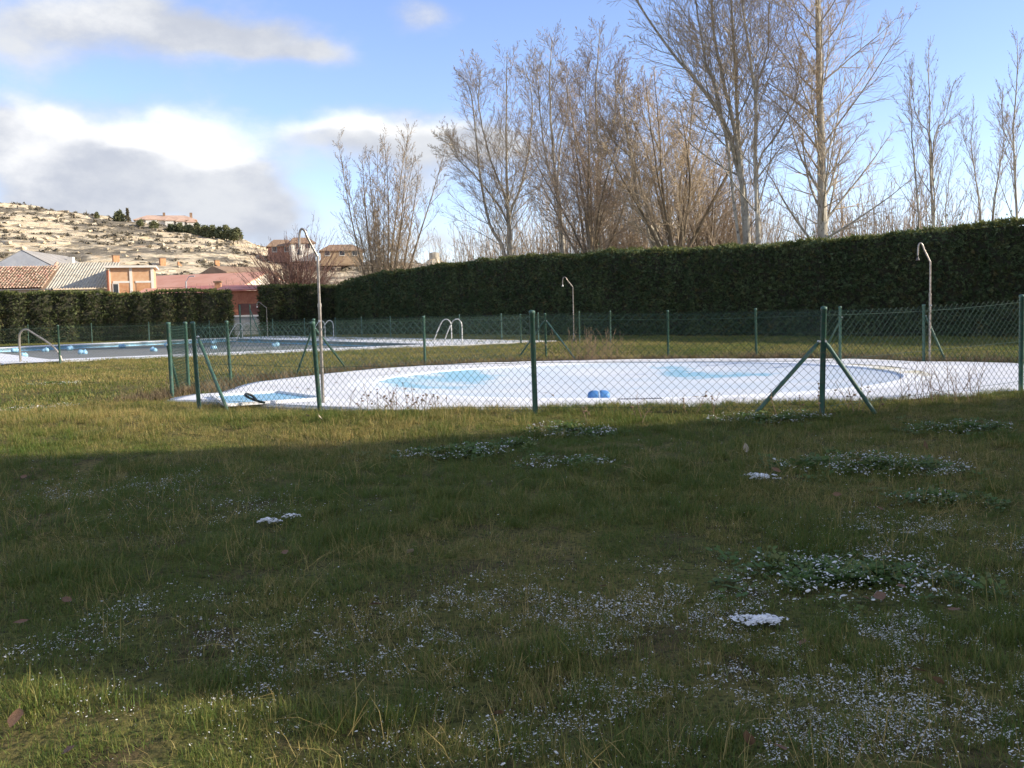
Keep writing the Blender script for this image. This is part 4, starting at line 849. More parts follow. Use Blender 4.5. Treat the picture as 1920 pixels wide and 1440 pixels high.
def barrel_tiles(w, slope, rise, col=0.30, row=0.42):
    mb = MB(); nc, nr = int(w/col), int(math.hypot(slope, rise)/row); a = np.linspace(0, math.pi, 6); rng = np.random.default_rng(5)
    sl = math.hypot(slope, rise); ux, uz = slope/sl, rise/sl
    for c in range(nc):
        for r in range(nr):
            s0, s1 = r*row-0.03, (r+1)*row+0.03; j = rng.normal(0, 0.012, 3); V = []
            for s, rad, lift in ((s0, 0.135, 0.035), (s1, 0.105, 0.0)):
                for t in a: V.append(((c+0.5)*col+math.cos(t)*rad+j[0], s*ux-uz*(math.sin(t)*rad+lift), s*uz+ux*(math.sin(t)*rad+lift)+j[1]))
            mb.add(V, [(i, i+1, i+7, i+6) for i in range(5)])
    return mb
# tiled stone house, far left
Yh = 100.0; zt = zz_at(40, 541, Yh); ztop = zz_at(40, 498, Yh+5)
h = thing('stone_house', at_depth(-70, Yh), 'stone house with mottled clay tile roof at the left edge', 'house', GV, 0.12)
w = (78+70)/1850*Yh
MB().box((0, 0.05, 0), (w, 7, zt-0.1)).build('wall', 'stone', h)
o = barrel_tiles(w+0.3, 5.6, ztop-zt).build('roof', 'tile', h, loc=(-0.1, -0.45, zt+0.02)); o['kind'] = 'stuff'
MB().slab([(-0.1, -0.35, zt-0.06), (w+0.2, -0.35, zt-0.06), (w+0.2, 5.2, ztop-0.1), (-0.1, 5.2, ztop-0.1)], (0, 0, 0.05)).build('roof_boards', 'brownroof', h)
opening(h, (30+70-8)/1850*Yh, 3.5, 0.35, 0.45, 0.05, 'stone', 'glass', False)
MB().tubes(np.array([(w-0.05, -0.1, zt-0.1), (w-0.05, -0.1, 0)]), 0.06, 8).build('downpipe', 'brownroof', h)
# corrugated shed
h = thing('sheet_roof_shed', at_depth(80, Yh+1.5), 'adobe shed with weathered corrugated sheet roof', 'shed', GV, 0.10)
w = (203-80)/1850*Yh; z0, z1 = zz_at(140, 540, Yh+1), zz_at(140, 493, Yh+6)
MB().box((0, 0.05, 0), (w, 6.5, z0-0.12)).build('wall', 'adobe', h)
def corrugated(w, slope, rise, lift, y0=0.0, skew=0.0, waves=23):
    xs_ = np.linspace(0, w, waves*8+1); rows = []
    for s in (0.0, 1.0): rows.append(np.stack([xs_*(1-skew*(s*slope+y0)/6)+skew*(s*slope+y0)/6*w, np.full(xs_.shape, y0+s*slope), lift+s*rise+0.055*np.sin(xs_/w*waves*2*math.pi)], -1))
    V = np.array(rows).reshape(-1, 3); n_ = len(xs_); k = np.arange(n_-1); return MB().add(V, np.stack([k, k+1, k+1+n_, k+n_], -1))
sl = 5.5; rs = z1-z0
corrugated(w, sl*0.52, rs*0.52, z0, -0.4, 0.0).build('roof_sheet', 'sheet', h, True)
corrugated(w, sl*0.52, rs*0.52, z0+rs*0.5, -0.4+sl*0.5-0.05, 0.0).build('roof_sheet', 'sheet', h, True)
MB().tubes(np.array([(0.0, -0.4, z0+0.1), (0.0, 5.1, z1+0.1)]), 0.16, 8, True).build('verge_tiles', 'tile', h)
# grey barn behind
h = thing('barn', (0, 0, 0), 'big grey sheeted barn with pale gable behind the tiled house', 'barn', GV)
g1, g2, g3 = W(-25, 505, 112), W(40, 470, 113), W(97, 499, 112); e = W(126, 472, 126)-g2; e[2] = 0
MB().add([g1, g2, g3, (g3[0], g3[1], 0), (g1[0], g1[1], 0)], [(0, 2, 1)]).add([g1, g3, (g3[0], g3[1], 0), (g1[0], g1[1], 0)], [(0, 3, 2, 1)]).build('gable', 'paleroof', h)
MB().slab([g2, g3+(0.4, 0, -0.2), g3+e+(0.4, 0, -0.2), g2+e], (0, 0, 0.12)).build('roof_slope', 'greyroof', h)
MB().slab([g1+(-.4, 0, -.2), g2, g2+e, g1+e+(-.4, 0, -.2)], (0, 0, 0.12)).build('roof_slope', 'greyroof', h)
MB().slab([(g3[0], g3[1], 0), g3, g3+e, (g3[0]+e[0], g3[1]+e[1], 0)], (-0.2, 0, 0)).build('side_wall', 'adobe', h)
q = (g2+g3)/2+e*0.75; MB().box(q+(-.35, -.3, -.2), q+(.35, .3, .7)).build('chimney', 'whitewall', h)
# brick two-bay building
h = thing('brick_building', at_depth(206, Yh), 'two bay orange brick building with white concrete frame', 'building', GV, 0.30)
w = (283-206)/1850*Yh/0.955; zt = zz_at(245, 501, Yh)
MB().box((0.02, 0.06, 0), (w-0.02, 6, zt-0.02)).build('wall', 'brick_pale', h)
for i in range(3):
    x = [0, w*0.5-0.12, w-0.26][i]; MB().box((x, -0.02, 0), (x+0.26, 0.2, zt-0.02)).build('pillar', 'whitewall', h)
MB().box((-0.25, -0.35, zt-0.015), (w+0.3, 6.2, zt+0.2)).build('roof_slab', 'whitewall', h)
MB().box((0.265, 0.0, 0.2), (w-0.265, 0.19, zt-3.3)).build('base_panel', 'cream', h)
for i in range(2):
    x = 0.55+i*(w*0.5-0.05); MB().box((x, 0.015, zt-3.0), (x+w*0.33, 0.058, zt-1.55)).build('infill_panel', 'brick', h)
    MB().box((x-0.08, -0.005, zt-1.545), (x+w*0.33+0.1, 0.05, zt-1.35)).build('lintel', 'whitewall', h)
opening(h, 0.5, zt-2.65, 0.45, 1.0, 0.012, 'whitewall', 'glass', False)
# chimney pipe between
h = thing('wall_pier', at_depth(204, Yh-0.3), 'slim red brick pier between the shed and brick building', 'pier', GV)
MB().box((0.0, 0, 0), (0.18, 0.2, zz_at(204, 507, Yh))).build('shaft', 'redbrick', h); MB().box((-0.04, -0.04, zz_at(204, 507, Yh)+0.003), (0.22, 0.24, zz_at(204, 507, Yh)+0.1)).build('cap_stone', 'stone', h)
# pink roofed hall
h = thing('warehouse', (0, 0, 0), 'long warehouse with pink sheet roof and cream gable', 'warehouse', GV)
a1, a2, a3 = W(456, 535, 118), W(499, 511, 124), W(545, 534, 130); e = W(258, 519, 131)-a2; e[2] *= 0.4
MB().slab([a1+(0.2, -0.3, -0.1), a2+(0.2, 0, 0), a2+e, a1+e+(0, -0.3, -0.1)], (0, 0, 0.14)).build('roof_slope', 'pinkroof', h)
MB().slab([a3, a2, a2+e, a3+e], (0, 0, 0.14)).build('roof_slope', 'pinkroof', h)
MB().add([a1, a3, a2, (a1[0], a1[1], 0), (a3[0], a3[1], 0)], [(0, 1, 2)]).add([a1, a3, (a3[0], a3[1], 0), (a1[0], a1[1], 0)], [(0, 3, 2, 1)]).build('gable_wall', 'cream', h)
MB().slab([(a1[0], a1[1], 0), a1-(0, 0, .2), a1+e-(0, 0, .2), (a1[0]+e[0], a1[1]+e[1], 0)], (0, 0.2, 0)).build('front_wall', 'cream', h)
# low crimson roofs in front
h = thing('outbuilding', at_depth(335, 92), 'low outbuilding with crimson roof before the warehouse', 'outbuilding', GV, 0.1)
w = (455-335)/1850*92; zt = zz_at(390, 550, 92)
MB().box((0, 0, 0), (w, 4, zt)).build('wall', 'redbrick', h)
MB().slab([(-0.2, -0.3, zt), (w+.2, -0.3, zt), (w+.2, 4.2, zz_at(390, 537, 96)), (-0.2, 4.2, zz_at(390, 537, 96))], (0, 0, 0.1)).build('roof', 'redroof', h)
zc = zz_at(402, 530, 93); MB().box((w*0.55, 0.6, zt), (w*0.55+0.55, 1.1, zc)).build('chimney', 'brick', h); MB().box((w*0.55-0.1, 0.5, zc+.003), (w*0.55+0.65, 1.2, zc+0.15)).build('chimney_cap', 'brownroof', h)
h = thing('outbuilding', at_depth(262, 94), 'pale pink roofed lean to beside the brick building', 'outbuilding', GV, 0.1)
w = (345-262)/1850*94; zt = zz_at(300, 552, 94); MB().box((0, 0, 0), (w, 3, zt)).build('wall', 'cream', h); MB().slab([(-.2, -.3, zt), (w+.2, -.3, zt), (w+.2, 3.2, zt+.6), (-.2, 3.2, zt+.6)], (0, 0, .1)).build('roof', 'pinkroof', h)
h = thing('brick_wall', at_depth(412, 86), 'red brick house wall seen through the hedge gap', 'wall', GV, 0.15)
w = (530-412)/1850*86; zt = zz_at(460, 545, 86); MB().box((0, 0, 0), (w, 5, zt)).build('wall', 'redbrick', h); MB().slab([(-.2, -.35, zt), (w+.2, -.35, zt), (w+.2, 5.2, zz_at(460, 537, 91)), (-.2, 5.2, zz_at(460, 537, 91))], (0, 0, .12)).build('roof', 'redroof', h)
h = thing('yard_wall', at_depth(428, 75), 'low grey block wall with white coping under dark gate sheeting', 'wall', GV)
w = (506-428)/1850*75; zt = zz_at(465, 594, 75)
MB().box((0, 0, 0), (w, 0.25, zt)).build('block_wall', 'concrete', h); MB().box((-0.05, -0.06, zt+.003), (w+.05, 0.31, zt+0.14)).build('coping', 'whitewall', h)
MB().box((0.75, 0.1, zt+.145), (w, 0.16, zz_at(465, 569, 75))).build('gate_sheet', 'darkgate', h)
# lamp post and cable
h = thing('street_lamp', at_depth(352, 84), 'thin grey lamp post over the left hedge', 'lamp'); zc = zz_at(352, 527, 84)
MB().tubes(np.array([(0, 0, 0), (0, 0, zc)]), 0.06, 8, True).build('pole', 'lampmetal', h); MB().tubes(np.array([(0, 0, zc-.1), (0.25, 0, zc+.35), (0.5, 0, zc+.42)]), 0.03, 6, True).build('arm', 'lampmetal', h)
MB().box((0.4, -.1, zc+.36), (0.75, .1, zc+.44)).build('lantern', 'lampmetal', h)
for i, dy in enumerate((0, 4)):
    a, b = W(232, 549-dy, 95), W(520, 545-dy*1.2, 88); tt = np.linspace(0, 1, 20)[:, None]; P = a+(b-a)*tt; P[:, 2] -= 0.5*np.sin(tt[:, 0]*math.pi)
    tag(MB().tubes(P, 0.012, 4).build('power_cable', 'rubber'), ('upper' if i else 'lower')+' sagging cable across the pink roofs', 'cable', 'cables over the village')
# brick bodega vents on the slope
for px, py, wv, hv, lb in ((218, 499, 11, 19, 'largest square brick cellar vent behind the brick building'), (305, 498, 10, 13, 'brick cellar vent with a slate cap in the middle of the slope'), (337, 499, 7, 9, 'broken brick cellar vent beside the capped one'), (407, 500, 8, 11, 'rightmost small brick cellar vent on the slope')):
    q = hill_hit(px, py); d = q[1]; w, hgt = wv/1850*d, hv/1850*d
    h = thing('cellar_vent', (q[0], q[1], q[2]-0.4), lb, 'vent', 'brick cellar vents on the slope', 0.6)
    if hv == 9:
        MB().add([(-w/2,-w/2,0),(w/2,-w/2,0),(w/2,w/2,0),(-w/2,w/2,0),(-w/2,-w/2,hgt+.4),(w/2,-w/2,hgt*.5),(w/2,w/2,hgt*.4),(-w/2,w/2,hgt+.2)], [(0,1,5,4),(1,2,6,5),(2,3,7,6),(3,0,4,7),(4,5,6,7)]).build('stack', 'brick', h)
    else:
        MB().box((-w/2, -w/2, 0), (w/2, w/2, hgt+.4)).build('stack', 'brick', h); MB().box((-w*.58, -w*.58, hgt+.403), (w*.58, w*.58, hgt+.55)).build('cap', 'brownroof', h)
        MB().box((w/2+.003, -w*.2, hgt*.45), (w/2+.02, w*.2, hgt*.7)).build('vent_hole', 'glass', h)
# small brown roofed house at the hill foot
def simple_house(px0, px1, yb, ye, yr, Y, rz, wall, roof, label, wins=(), base=None, ridge=1.0, name='house', depth=7.0):
    zb = base if base is not None else zz_at((px0+px1)/2, yb, Y)-1.5; ze, zr = zz_at((px0+px1)/2, ye, Y)-zb, zz_at((px0+px1)/2, yr, Y+depth/2)-zb
    q = W(px0, 600, Y); h = thing(name, (q[0], Y, zb), label, 'house', GV, rz); w = (px1-px0)/1850*Y/math.cos(rz)
    MB().box((0, 0, 0), (w, depth, ze)).build('wall', wall, h)
    hip_roof(w, depth, ze+.16, zr-ze, 0.4, ridge).build('roof', roof, h)
    if ridge >= 1:
        MB().add([(0.0, 0.0, ze), (0.0, depth, ze), (0.0, depth/2, zr-.3)], [(0, 2, 1)]).add([(w, 0, ze), (w, depth, ze), (w, depth/2, zr-.3)], [(0, 1, 2)]).build('gable', wall, h)
    for x, z, ww, hh in wins: opening(h, x*w, z*ze, ww, hh)
    return h, w, ze
simple_house(430, 500, 520, 511, 500, 165, 0.9, 'adobe', 'brownroof', 'brown roofed low house behind the warehouse ridge', base=0.0, ridge=0.99)
simple_house(508, 556, 480, 462, 450, 255, 0.25, 'dullbrick', 'brownroof', 'red brick house on the ridge left of the white gable', ((0.15, 0.68, 1.1, 1.2), (0.6, 0.68, 1.1, 1.2)), ridge=0.5)
h, w, ze = simple_house(552, 592, 478, 456, 446, 252, 0.35, 'whitewall', 'brownroof', 'white gabled house on the ridge behind the purple brown tree', ((0.2, 0.72, 1.2, 1.3), (0.6, 0.72, 1.2, 1.3)), ridge=0.6)
simple_house(606, 682, 486, 470, 459, 250, 0.2, 'ochre', 'brownroof', 'ochre house with wide brown hip roof on the ridge', ((0.1, 0.7, 1.2, 1.2), (0.45, 0.7, 1.2, 1.2), (0.75, 0.7, 1.2, 1.2)), ridge=0.5)
# villa on the hill top
Yv = 296.0; zb = zz_at(312, 428, Yv)-0.6; q = W(262, 600, Yv)
v = thing('hilltop_villa', (q[0], Yv, zb), 'cream villa with terracotta roofs on the hilltop', 'villa', GV, 0.28); w = (365-262)/1850*Yv/0.96
ze = zz_at(300, 411, Yv)-zb; MB().box((0, 1.0, -1), (w, 9, ze)).build('wall', 'whitewall', v)
hip_roof(w, 8, ze+.15, 1.7, 0.5, 0.6, 0.2, 0, 1.0).build('roof', 'terracotta', v)
for i, (fx, fw) in enumerate(((0.18, 0.18), (0.50, 0.14), (0.68, 0.14), (0.86, 0.14))):
    bay = MB().box((fx*w, -0.6, -1.5), (fx*w+fw*w, 1.0-.01, ze-0.05-0.25*i)).build('bay', 'whitewall', v)
    hip_roof(fw*w, 1.9, ze+.1-0.25*i, 0.9, 0.3, 0.2, 0.15, fx*w, -0.5).build('bay_roof', 'terracotta', v)
    opening(v, fx*w+fw*w*0.28, ze-2.2-0.25*i, fw*w*0.4, 1.3, -0.6)
MB().box((0.45*w, 4, ze+1.2), (0.45*w+.7, 4.6, ze+2.6)).build('chimney', 'brownroof', v); MB().box((0.9*w, 4, ze+0.6), (0.9*w+.8, 4.7, ze+2.6)).build('chimney', 'brownroof', v)
# trees on the hill
def leafy_tree(px, py_top, py_base, half_px, Y, label, m='pine', kind='round', grp='evergreens on the hilltop'):
    rng = np.random.default_rng(int(px*7+py_top)); zb = zz_at(px, py_base, Y); H_ = zz_at(px, py_top, Y)-zb; r = half_px/1850*Y; q = W(px, 600, Y)
    t = thing('evergreen_tree', (q[0], Y, zb), label, 'tree', grp)
    MB().tubes(np.array([(0, 0, -1.0), (0, 0, H_*0.85)]), np.array([[0.16, 0.04]]), 6).build('trunk', 'bark', t)
    n = 46; z = rng.uniform(0.08, 1, n)*H_; wd = r*(np.sqrt(np.clip(1-(2*z/H_-0.9)**2, 0.05, 1)) if kind == 'round' else np.clip(1.05-z/H_, 0.1, 1)**0.8 if kind == 'cone' else np.clip(1.0-(z/H_)**3, .15, 1)); a = rng.uniform(0, 6.28, n); rad = wd*np.sqrt(rng.uniform(0, 1, n))
    mb = MB(); blobs(mb, np.c_[rad*np.cos(a), rad*np.sin(a), z], np.full(n, max(0.35, r*0.38)), 26, rng, 0.8, 0.45); mb.build('crown', m, t)
leafy_tree(235, 397, 416, 11, 292, 'bushy green tree just left of the villa'); leafy_tree(249, 391, 416, 3.5, 291, 'dark slim cypress beside the bushy tree', 'cypress', 'col')
leafy_tree(192, 398, 410, 5, 296, 'lone little conical tree far left on the ridge', 'pine', 'cone')
leafy_tree(297, 416, 428, 9, 287, 'low shrubby tree before the villa bays'); leafy_tree(273, 412, 424, 7, 287, 'low shrub at the left corner of the villa')
rp = np.random.default_rng(4)
for i, px in enumerate((330, 346, 362, 377, 391, 405, 418, 431, 444, 452)):
    leafy_tree(px, 419+0.08*(px-330)+rp.uniform(-4, 3), 438+0.105*(px-330), 11, 286-i, ('first', 'second', 'third', 'fourth', 'fifth', 'sixth', 'seventh', 'eighth', 'ninth', 'last')[i]+' green pine from the villa in the row stepping down the hilltop', 'pine', 'round' if i % 3 else 'cone', 'row of pines right of the villa')
# rock pinnacle with a hut on it
q = W(815, 505, 190); r_ = thing('rock_pinnacle', (q[0], 190, 0), 'pale rock pinnacle with a tiny hut on top above the hedge', 'rock')
zt = zz_at(815, 487, 190); th_ = np.arange(18)*2*math.pi/18; rows = []; rng = np.random.default_rng(9)
for k, (f, rad) in enumerate(((0, 7), (.35, 5.4), (.6, 4.2), (.8, 3.0), (.93, 2.0), (1.0, 1.1), (1.0, 0.05))):
    rr_ = rad*(1+0.28*(rng.uniform(0, 1, 18)-.5)); rows.append(np.stack([rr_*np.cos(th_), rr_*np.sin(th_), zt*f+rng.normal(0, .15, 18)], -1))
V = np.array(rows); idx = np.arange(V.shape[0]*18).reshape(-1, 18); nx = np.roll(idx, -1, 1); MB().add(V, np.stack([idx[:-1], nx[:-1], nx[1:], idx[1:]], -1).reshape(-1, 4)).build('rock', 'limestone', r_)
MB().lathe([(1.0, zt-.2), (1.0, zt+1.0), (0.9, zt+1.3), (.02, zt+1.5)], 10).build('hut', 'sheet', r_)

# ------------------------------------------------------------------ scattered ground cover
def scatter(name, pts, scl, tint, protos, idxs, tilt, rngs, label, cat):
    n = len(pts); me = bpy.data.meshes.new(name); me.vertices.add(n); me.vertices.foreach_set('co', pts.astype(np.float32).ravel())
    rot = np.c_[rngs.normal(0, tilt, n), rngs.normal(0, tilt, n), rngs.uniform(0, 6.28, n)]
    for nm, ty, dat, key in (('rot', 'FLOAT_VECTOR', rot, 'vector'), ('scl', 'FLOAT', scl, 'value'), ('tint', 'FLOAT', tint, 'value'), ('idx', 'INT', idxs, 'value')):
        a = me.attributes.new(nm, ty, 'POINT'); a.data.foreach_set(key, np.asarray(dat).astype(np.int32 if ty == 'INT' else np.float32).ravel())
    o = link(name, me); tag(o, label, cat, kind='stuff')
    c = bpy.data.collections.new(name+'_kinds')
    for p in protos: c.objects.link(p)
    g = bpy.data.node_groups.new(name+'_scatter', 'GeometryNodeTree'); g.interface.new_socket('Geometry', in_out='INPUT', socket_type='NodeSocketGeometry'); g.interface.new_socket('Geometry', in_out='OUTPUT', socket_type='NodeSocketGeometry')
    N = g.nodes; Lk = g.links; gi = N.new('NodeGroupInput'); go = N.new('NodeGroupOutput'); ip = N.new('GeometryNodeInstanceOnPoints'); ci = N.new('GeometryNodeCollectionInfo')
    ci.inputs['Collection'].default_value = c; ci.inputs['Separate Children'].default_value = True; ci.inputs['Reset Children'].default_value = True
    def na(nm, ty): a = N.new('GeometryNodeInputNamedAttribute'); a.data_type = ty; a.inputs['Name'].default_value = nm; return a.outputs['Attribute']
    Lk.new(gi.outputs[0], ip.inputs['Points']); Lk.new(ci.outputs[0], ip.inputs['Instance']); ip.inputs['Pick Instance'].default_value = True
    Lk.new(na('idx', 'INT'), ip.inputs['Instance Index']); Lk.new(na('rot', 'FLOAT_VECTOR'), ip.inputs['Rotation']); Lk.new(na('scl', 'FLOAT'), ip.inputs['Scale']); Lk.new(ip.outputs[0], go.inputs[0])
    mo = o.modifiers.new('scatter', 'NODES'); mo.node_group = g; return o
def proto(name, mb, m):
    me = mb.mesh(name); me.materials.append(M[m]); return bpy.data.objects.new(name, me)
def tuft(seed, n, rad, h0, h1, w, lean):
    r = np.random.default_rng(seed); a = r.uniform(0, 6.28, n); rr_ = rad*np.sqrt(r.uniform(0, 1, n)); B = np.c_[rr_*np.cos(a), rr_*np.sin(a), np.full(n, -0.008)]
    hgt = r.uniform(h0, h1, n); az_ = r.uniform(0, 6.28, n); ln = np.abs(r.normal(0, lean, n)); D = np.c_[np.cos(az_)*ln, np.sin(az_)*ln, np.ones(n)]; D /= np.linalg.norm(D, axis=1, keepdims=True)
    sd = np.c_[-np.sin(az_), np.cos(az_), np.zeros(n)]; sd = sd*np.cos(r.uniform(-.8, .8, n))[:, None]; wd = (w*r.uniform(0.6, 1.3, n))[:, None]
    Mid = B+D*(hgt*0.55)[:, None]; Tip = B+D*(hgt*0.95)[:, None]+np.c_[np.cos(az_), np.sin(az_), -0.35*np.ones(n)]*(hgt*0.35*ln)[:, None]
    V = np.stack([B-sd*wd, B+sd*wd, Mid+sd*wd*.8, Mid-sd*wd*.8, Tip], 1).reshape(-1, 3); i = np.arange(n)*5
    return MB().add(V, np.stack([i, i+1, i+2, i+3], -1)).add(V[:0], np.zeros((0, 4), int)).add(V, np.stack([i+3, i+2, i+4], -1)) if False else _tuft(V, i)
def _tuft(V, i):
    mb = MB(); mb.add(V, np.stack([i, i+1, i+2, i+3], -1)); mb.f.append(np.stack([i+3, i+2, i+4], -1)); return mb
rg = np.random.default_rng(101)
near = [proto('lawn_tuft', tuft(200+k, 120, 0.14, 0.018, 0.052, 0.0014, 0.85), 'grass') for k in range(3)]+[proto('long_tuft', tuft(210+k, 60, 0.07, 0.04, 0.10, 0.0014, 0.6), 'grass') for k in range(2)]
BL, BRT = [], []
def in_view(x, y, m=0.04): return (np.abs(x)/np.maximum(y, .1) < 0.545+m)
def lawn_points(y0, y1, dens, seed):
    r = np.random.default_rng(seed); n = int((y1-y0)*(y0+y1)*0.60*dens); y = np.sqrt(r.uniform(y0*y0, y1*y1, n)); x = r.uniform(-0.60, 0.60, n)*y
    bad = inpoly(x, y, DECK) | inpoly(x, y, offset_poly(POOL, 1.6)); return x[~bad], y[~bad]
def lawn_tint(x, y):
    t = 0.29+0.08*sstep(y, 7, 10)+0.75*(vn(x*0.45, y*0.45, 70)-0.45)+0.6*(vn(x*1.6, y*1.6, 71)-0.5)+rg.normal(0, 0.10, len(x))
    return np.clip(t+0.16*sstep(y, 7.5, 10)*sstep(x, 4, -3)+0.12*sstep(y, 15, 24), 0, 1)
x, y = lawn_points(2.6, 13.6, 120, 1); n = len(x); bare = vn(x*1.1, y*1.1, 72)
long_ = (vn(x*0.9, y*0.9, 73)+0.25*rg.uniform(-1, 1, n) > 0.66) | (np.abs(y-10.35) < 0.3)*(rg.uniform(0, 1, n) < 0.5)
idxs = np.where(long_, 3+rg.integers(0, 2, n), rg.integers(0, 3, n))
scatter('grass', np.c_[x, y, ground_z(x, y)], rg.uniform(0.75, 1.25, n)*(0.72+0.5*bare), lawn_tint(x, y), near, idxs, 0.14, rg, 'short winter grass, green and straw coloured, across the foreground lawn', 'grass')
mid = [proto('far_tuft', tuft(220+k, 60, 0.24, 0.03, 0.085, 0.004, 0.7), 'grass') for k in range(3)]
x, y = lawn_points(13.4, 60, 14, 2); n = len(x)
scatter('grass', np.c_[x, y, ground_z(x, y)], rg.uniform(0.7, 1.3, n), np.clip(lawn_tint(x, y), 0, 1), mid, rg.integers(0, 3, n), 0.12, rg, 'worn lawn grass around and beyond the pools', 'grass')
straw = [proto('straw_wisp', tuft(240+k, 12, 0.10, 0.07, 0.19, 0.0013, 1.6), 'grass') for k in range(3)]
x, y = lawn_points(2.6, 12.5, 26, 7); kp = vn(x*0.8, y*0.8, 91)+rg.normal(0, .08, len(x)) > 0.46; x, y = x[kp], y[kp]; n = len(x)
scatter('straw', np.c_[x, y, ground_z(x, y)+0.015], rg.uniform(0.6, 1.2, n), rg.uniform(0.7, 1.0, n), straw, rg.integers(0, 3, n), 0.3, rg, 'matted dead straw strewn through the foreground lawn', 'grass')
dark_t = [proto('dark_tuft', tuft(250+k, 90, 0.11, 0.05, 0.13, 0.0015, 0.7), 'grass') for k in range(2)]
dx, dy = [], []
for px, py, ra, rb in ((1900,1270,.25,.2),(1650,1235,.3,.15),(1790,1180,.25,.15),(1000,1240,.3,.12),(420,1280,.4,.12),(1150,1400,.4,.1),(700,1350,.3,.1),(1540,1000,.4,.3),(1280,960,.5,.3),(930,960,.5,.3),(640,1010,.5,.3),(1240,900,.5,.4),(150,1080,.4,.3),(520,800,.5,.2),(700,795,.5,.2)):
    z = -0.2
    for _ in range(6): q = G(px, py, z); z = gz(q[0], q[1])
    k = int(ra*rb*260)+3; dx.append(q[0]+rg.normal(0, ra*.7, k)); dy.append(q[1]+rg.normal(0, rb*.7, k))
x, y = np.concatenate(dx), np.concatenate(dy); n = len(x)
scatter('grass_clumps', np.c_[x, y, ground_z(x, y)], rg.uniform(0.6, 1.1, n), rg.uniform(0.05, 0.5, n), dark_t, rg.integers(0, 2, n), 0.15, rg, 'longer dark green grass clumps standing out of the lawn', 'grass')
# dead grass fringe behind the wading pool terrace
rough = [proto('rough_tuft', tuft(230+k, 50, 0.12, 0.05, 0.20, 0.003, 0.55), 'deadgrass') for k in range(2)]
ex, ey = [], []
for a, b in zip(deck_back[:-1], deck_back[1:]):
    k = int(np.linalg.norm(b-a)*42); t_ = rg.uniform(0, 1, (k, 1)); c = a+(b-a)*t_; o_ = c-BC; o_ /= np.linalg.norm(o_, axis=1, keepdims=True); c = c+o_*rg.uniform(0.08, 1.0, (k, 1))**2
    ex.append(c[:, 0]); ey.append(c[:, 1])
x, y = np.concatenate(ex), np.concatenate(ey); n = len(x)
scatter('dead_grass', np.c_[x, y, np.maximum(ground_z(x, y), -0.02)], rg.uniform(0.6, 1.2, n), rg.uniform(0.0, 0.8, n), rough, rg.integers(0, 2, n), 0.15, rg, 'brown dead grass fringe along the back of the snowy terrace', 'grass')
# broad-leaved weeds in patches
def rosette(seed, n=16, rad=0.05):
    r = np.random.default_rng(seed); mb = MB()
    for k in range(n):
        a = r.uniform(0, 6.28); c = np.array([math.cos(a), math.sin(a), 0]); s = np.array([-math.sin(a), math.cos(a), 0]); L = r.uniform(0.018, 0.034); b = c*rad*math.sqrt(r.uniform(0, 1))+np.array([0, 0, r.uniform(0.004, 0.022)])
        up = np.array([0, 0, r.uniform(-.1, .5)]); w_ = L*0.38
        mb.add([b, b+(c+up)*L*.5+s*w_, b+(c+up*.7)*L, b+(c+up)*L*.5-s*w_], [(0, 1, 2, 3)])
    return mb
ros = [proto('weed_rosette', rosette(300+k), 'weed') for k in range(3)]
PATCH = [(1590,1092,0.62,0.42,1.0), (1640,873,0.75,0.40,1.0), (1072,808,0.42,0.35,1.0), (1060,872,0.40,0.30,0.6), (845,852,0.55,0.30,0.8), (1440,790,0.6,0.25,0.8), (55,770,0.65,0.45,0.55), (1800,803,0.5,0.3,0.5), (100,722,0.5,0.4,0.5), (1760,940,0.35,0.2,0.5), (970,835,0.2,0.15,0.6)]
def pz(px, py):
    z = -0.2
    for _ in range(6): q = G(px, py, z); z = gz(q[0], q[1])
    return q
wx, wy, sx_, sy_ = [], [], [], []
for px, py, ra, rb, dn in PATCH:
    q = pz(px, py); k = int(ra*rb*1300); r_ = np.abs(rg.normal(0, .55, k)); a = rg.uniform(0, 6.28, k); X_, Y_ = q[0]+ra*r_*np.cos(a), q[1]+rb*r_*np.sin(a); kp = vn(X_*4, Y_*4, 88) > 0.42; wx.append(X_[kp]); wy.append(Y_[kp])
    k = int(ra*rb*4200*dn); r_ = rg.uniform(0, 1, k)**0.6; a = rg.uniform(0, 6.28, k); X_, Y_ = q[0]+ra*r_*np.cos(a), q[1]+rb*r_*np.sin(a); kp = vn(X_*9, Y_*9, 81) > 0.45
    sx_.append(X_[kp]); sy_.append(Y_[kp])
x, y = np.concatenate(wx), np.concatenate(wy); n = len(x)
scatter('weed_patch', np.c_[x, y, ground_z(x, y)+0.012], rg.uniform(0.8, 1.4, n), rg.uniform(0, 0.7, n), ros, rg.integers(0, 3, n), 0.2, rg, 'low leafy weeds growing in patches of the lawn', 'weeds')
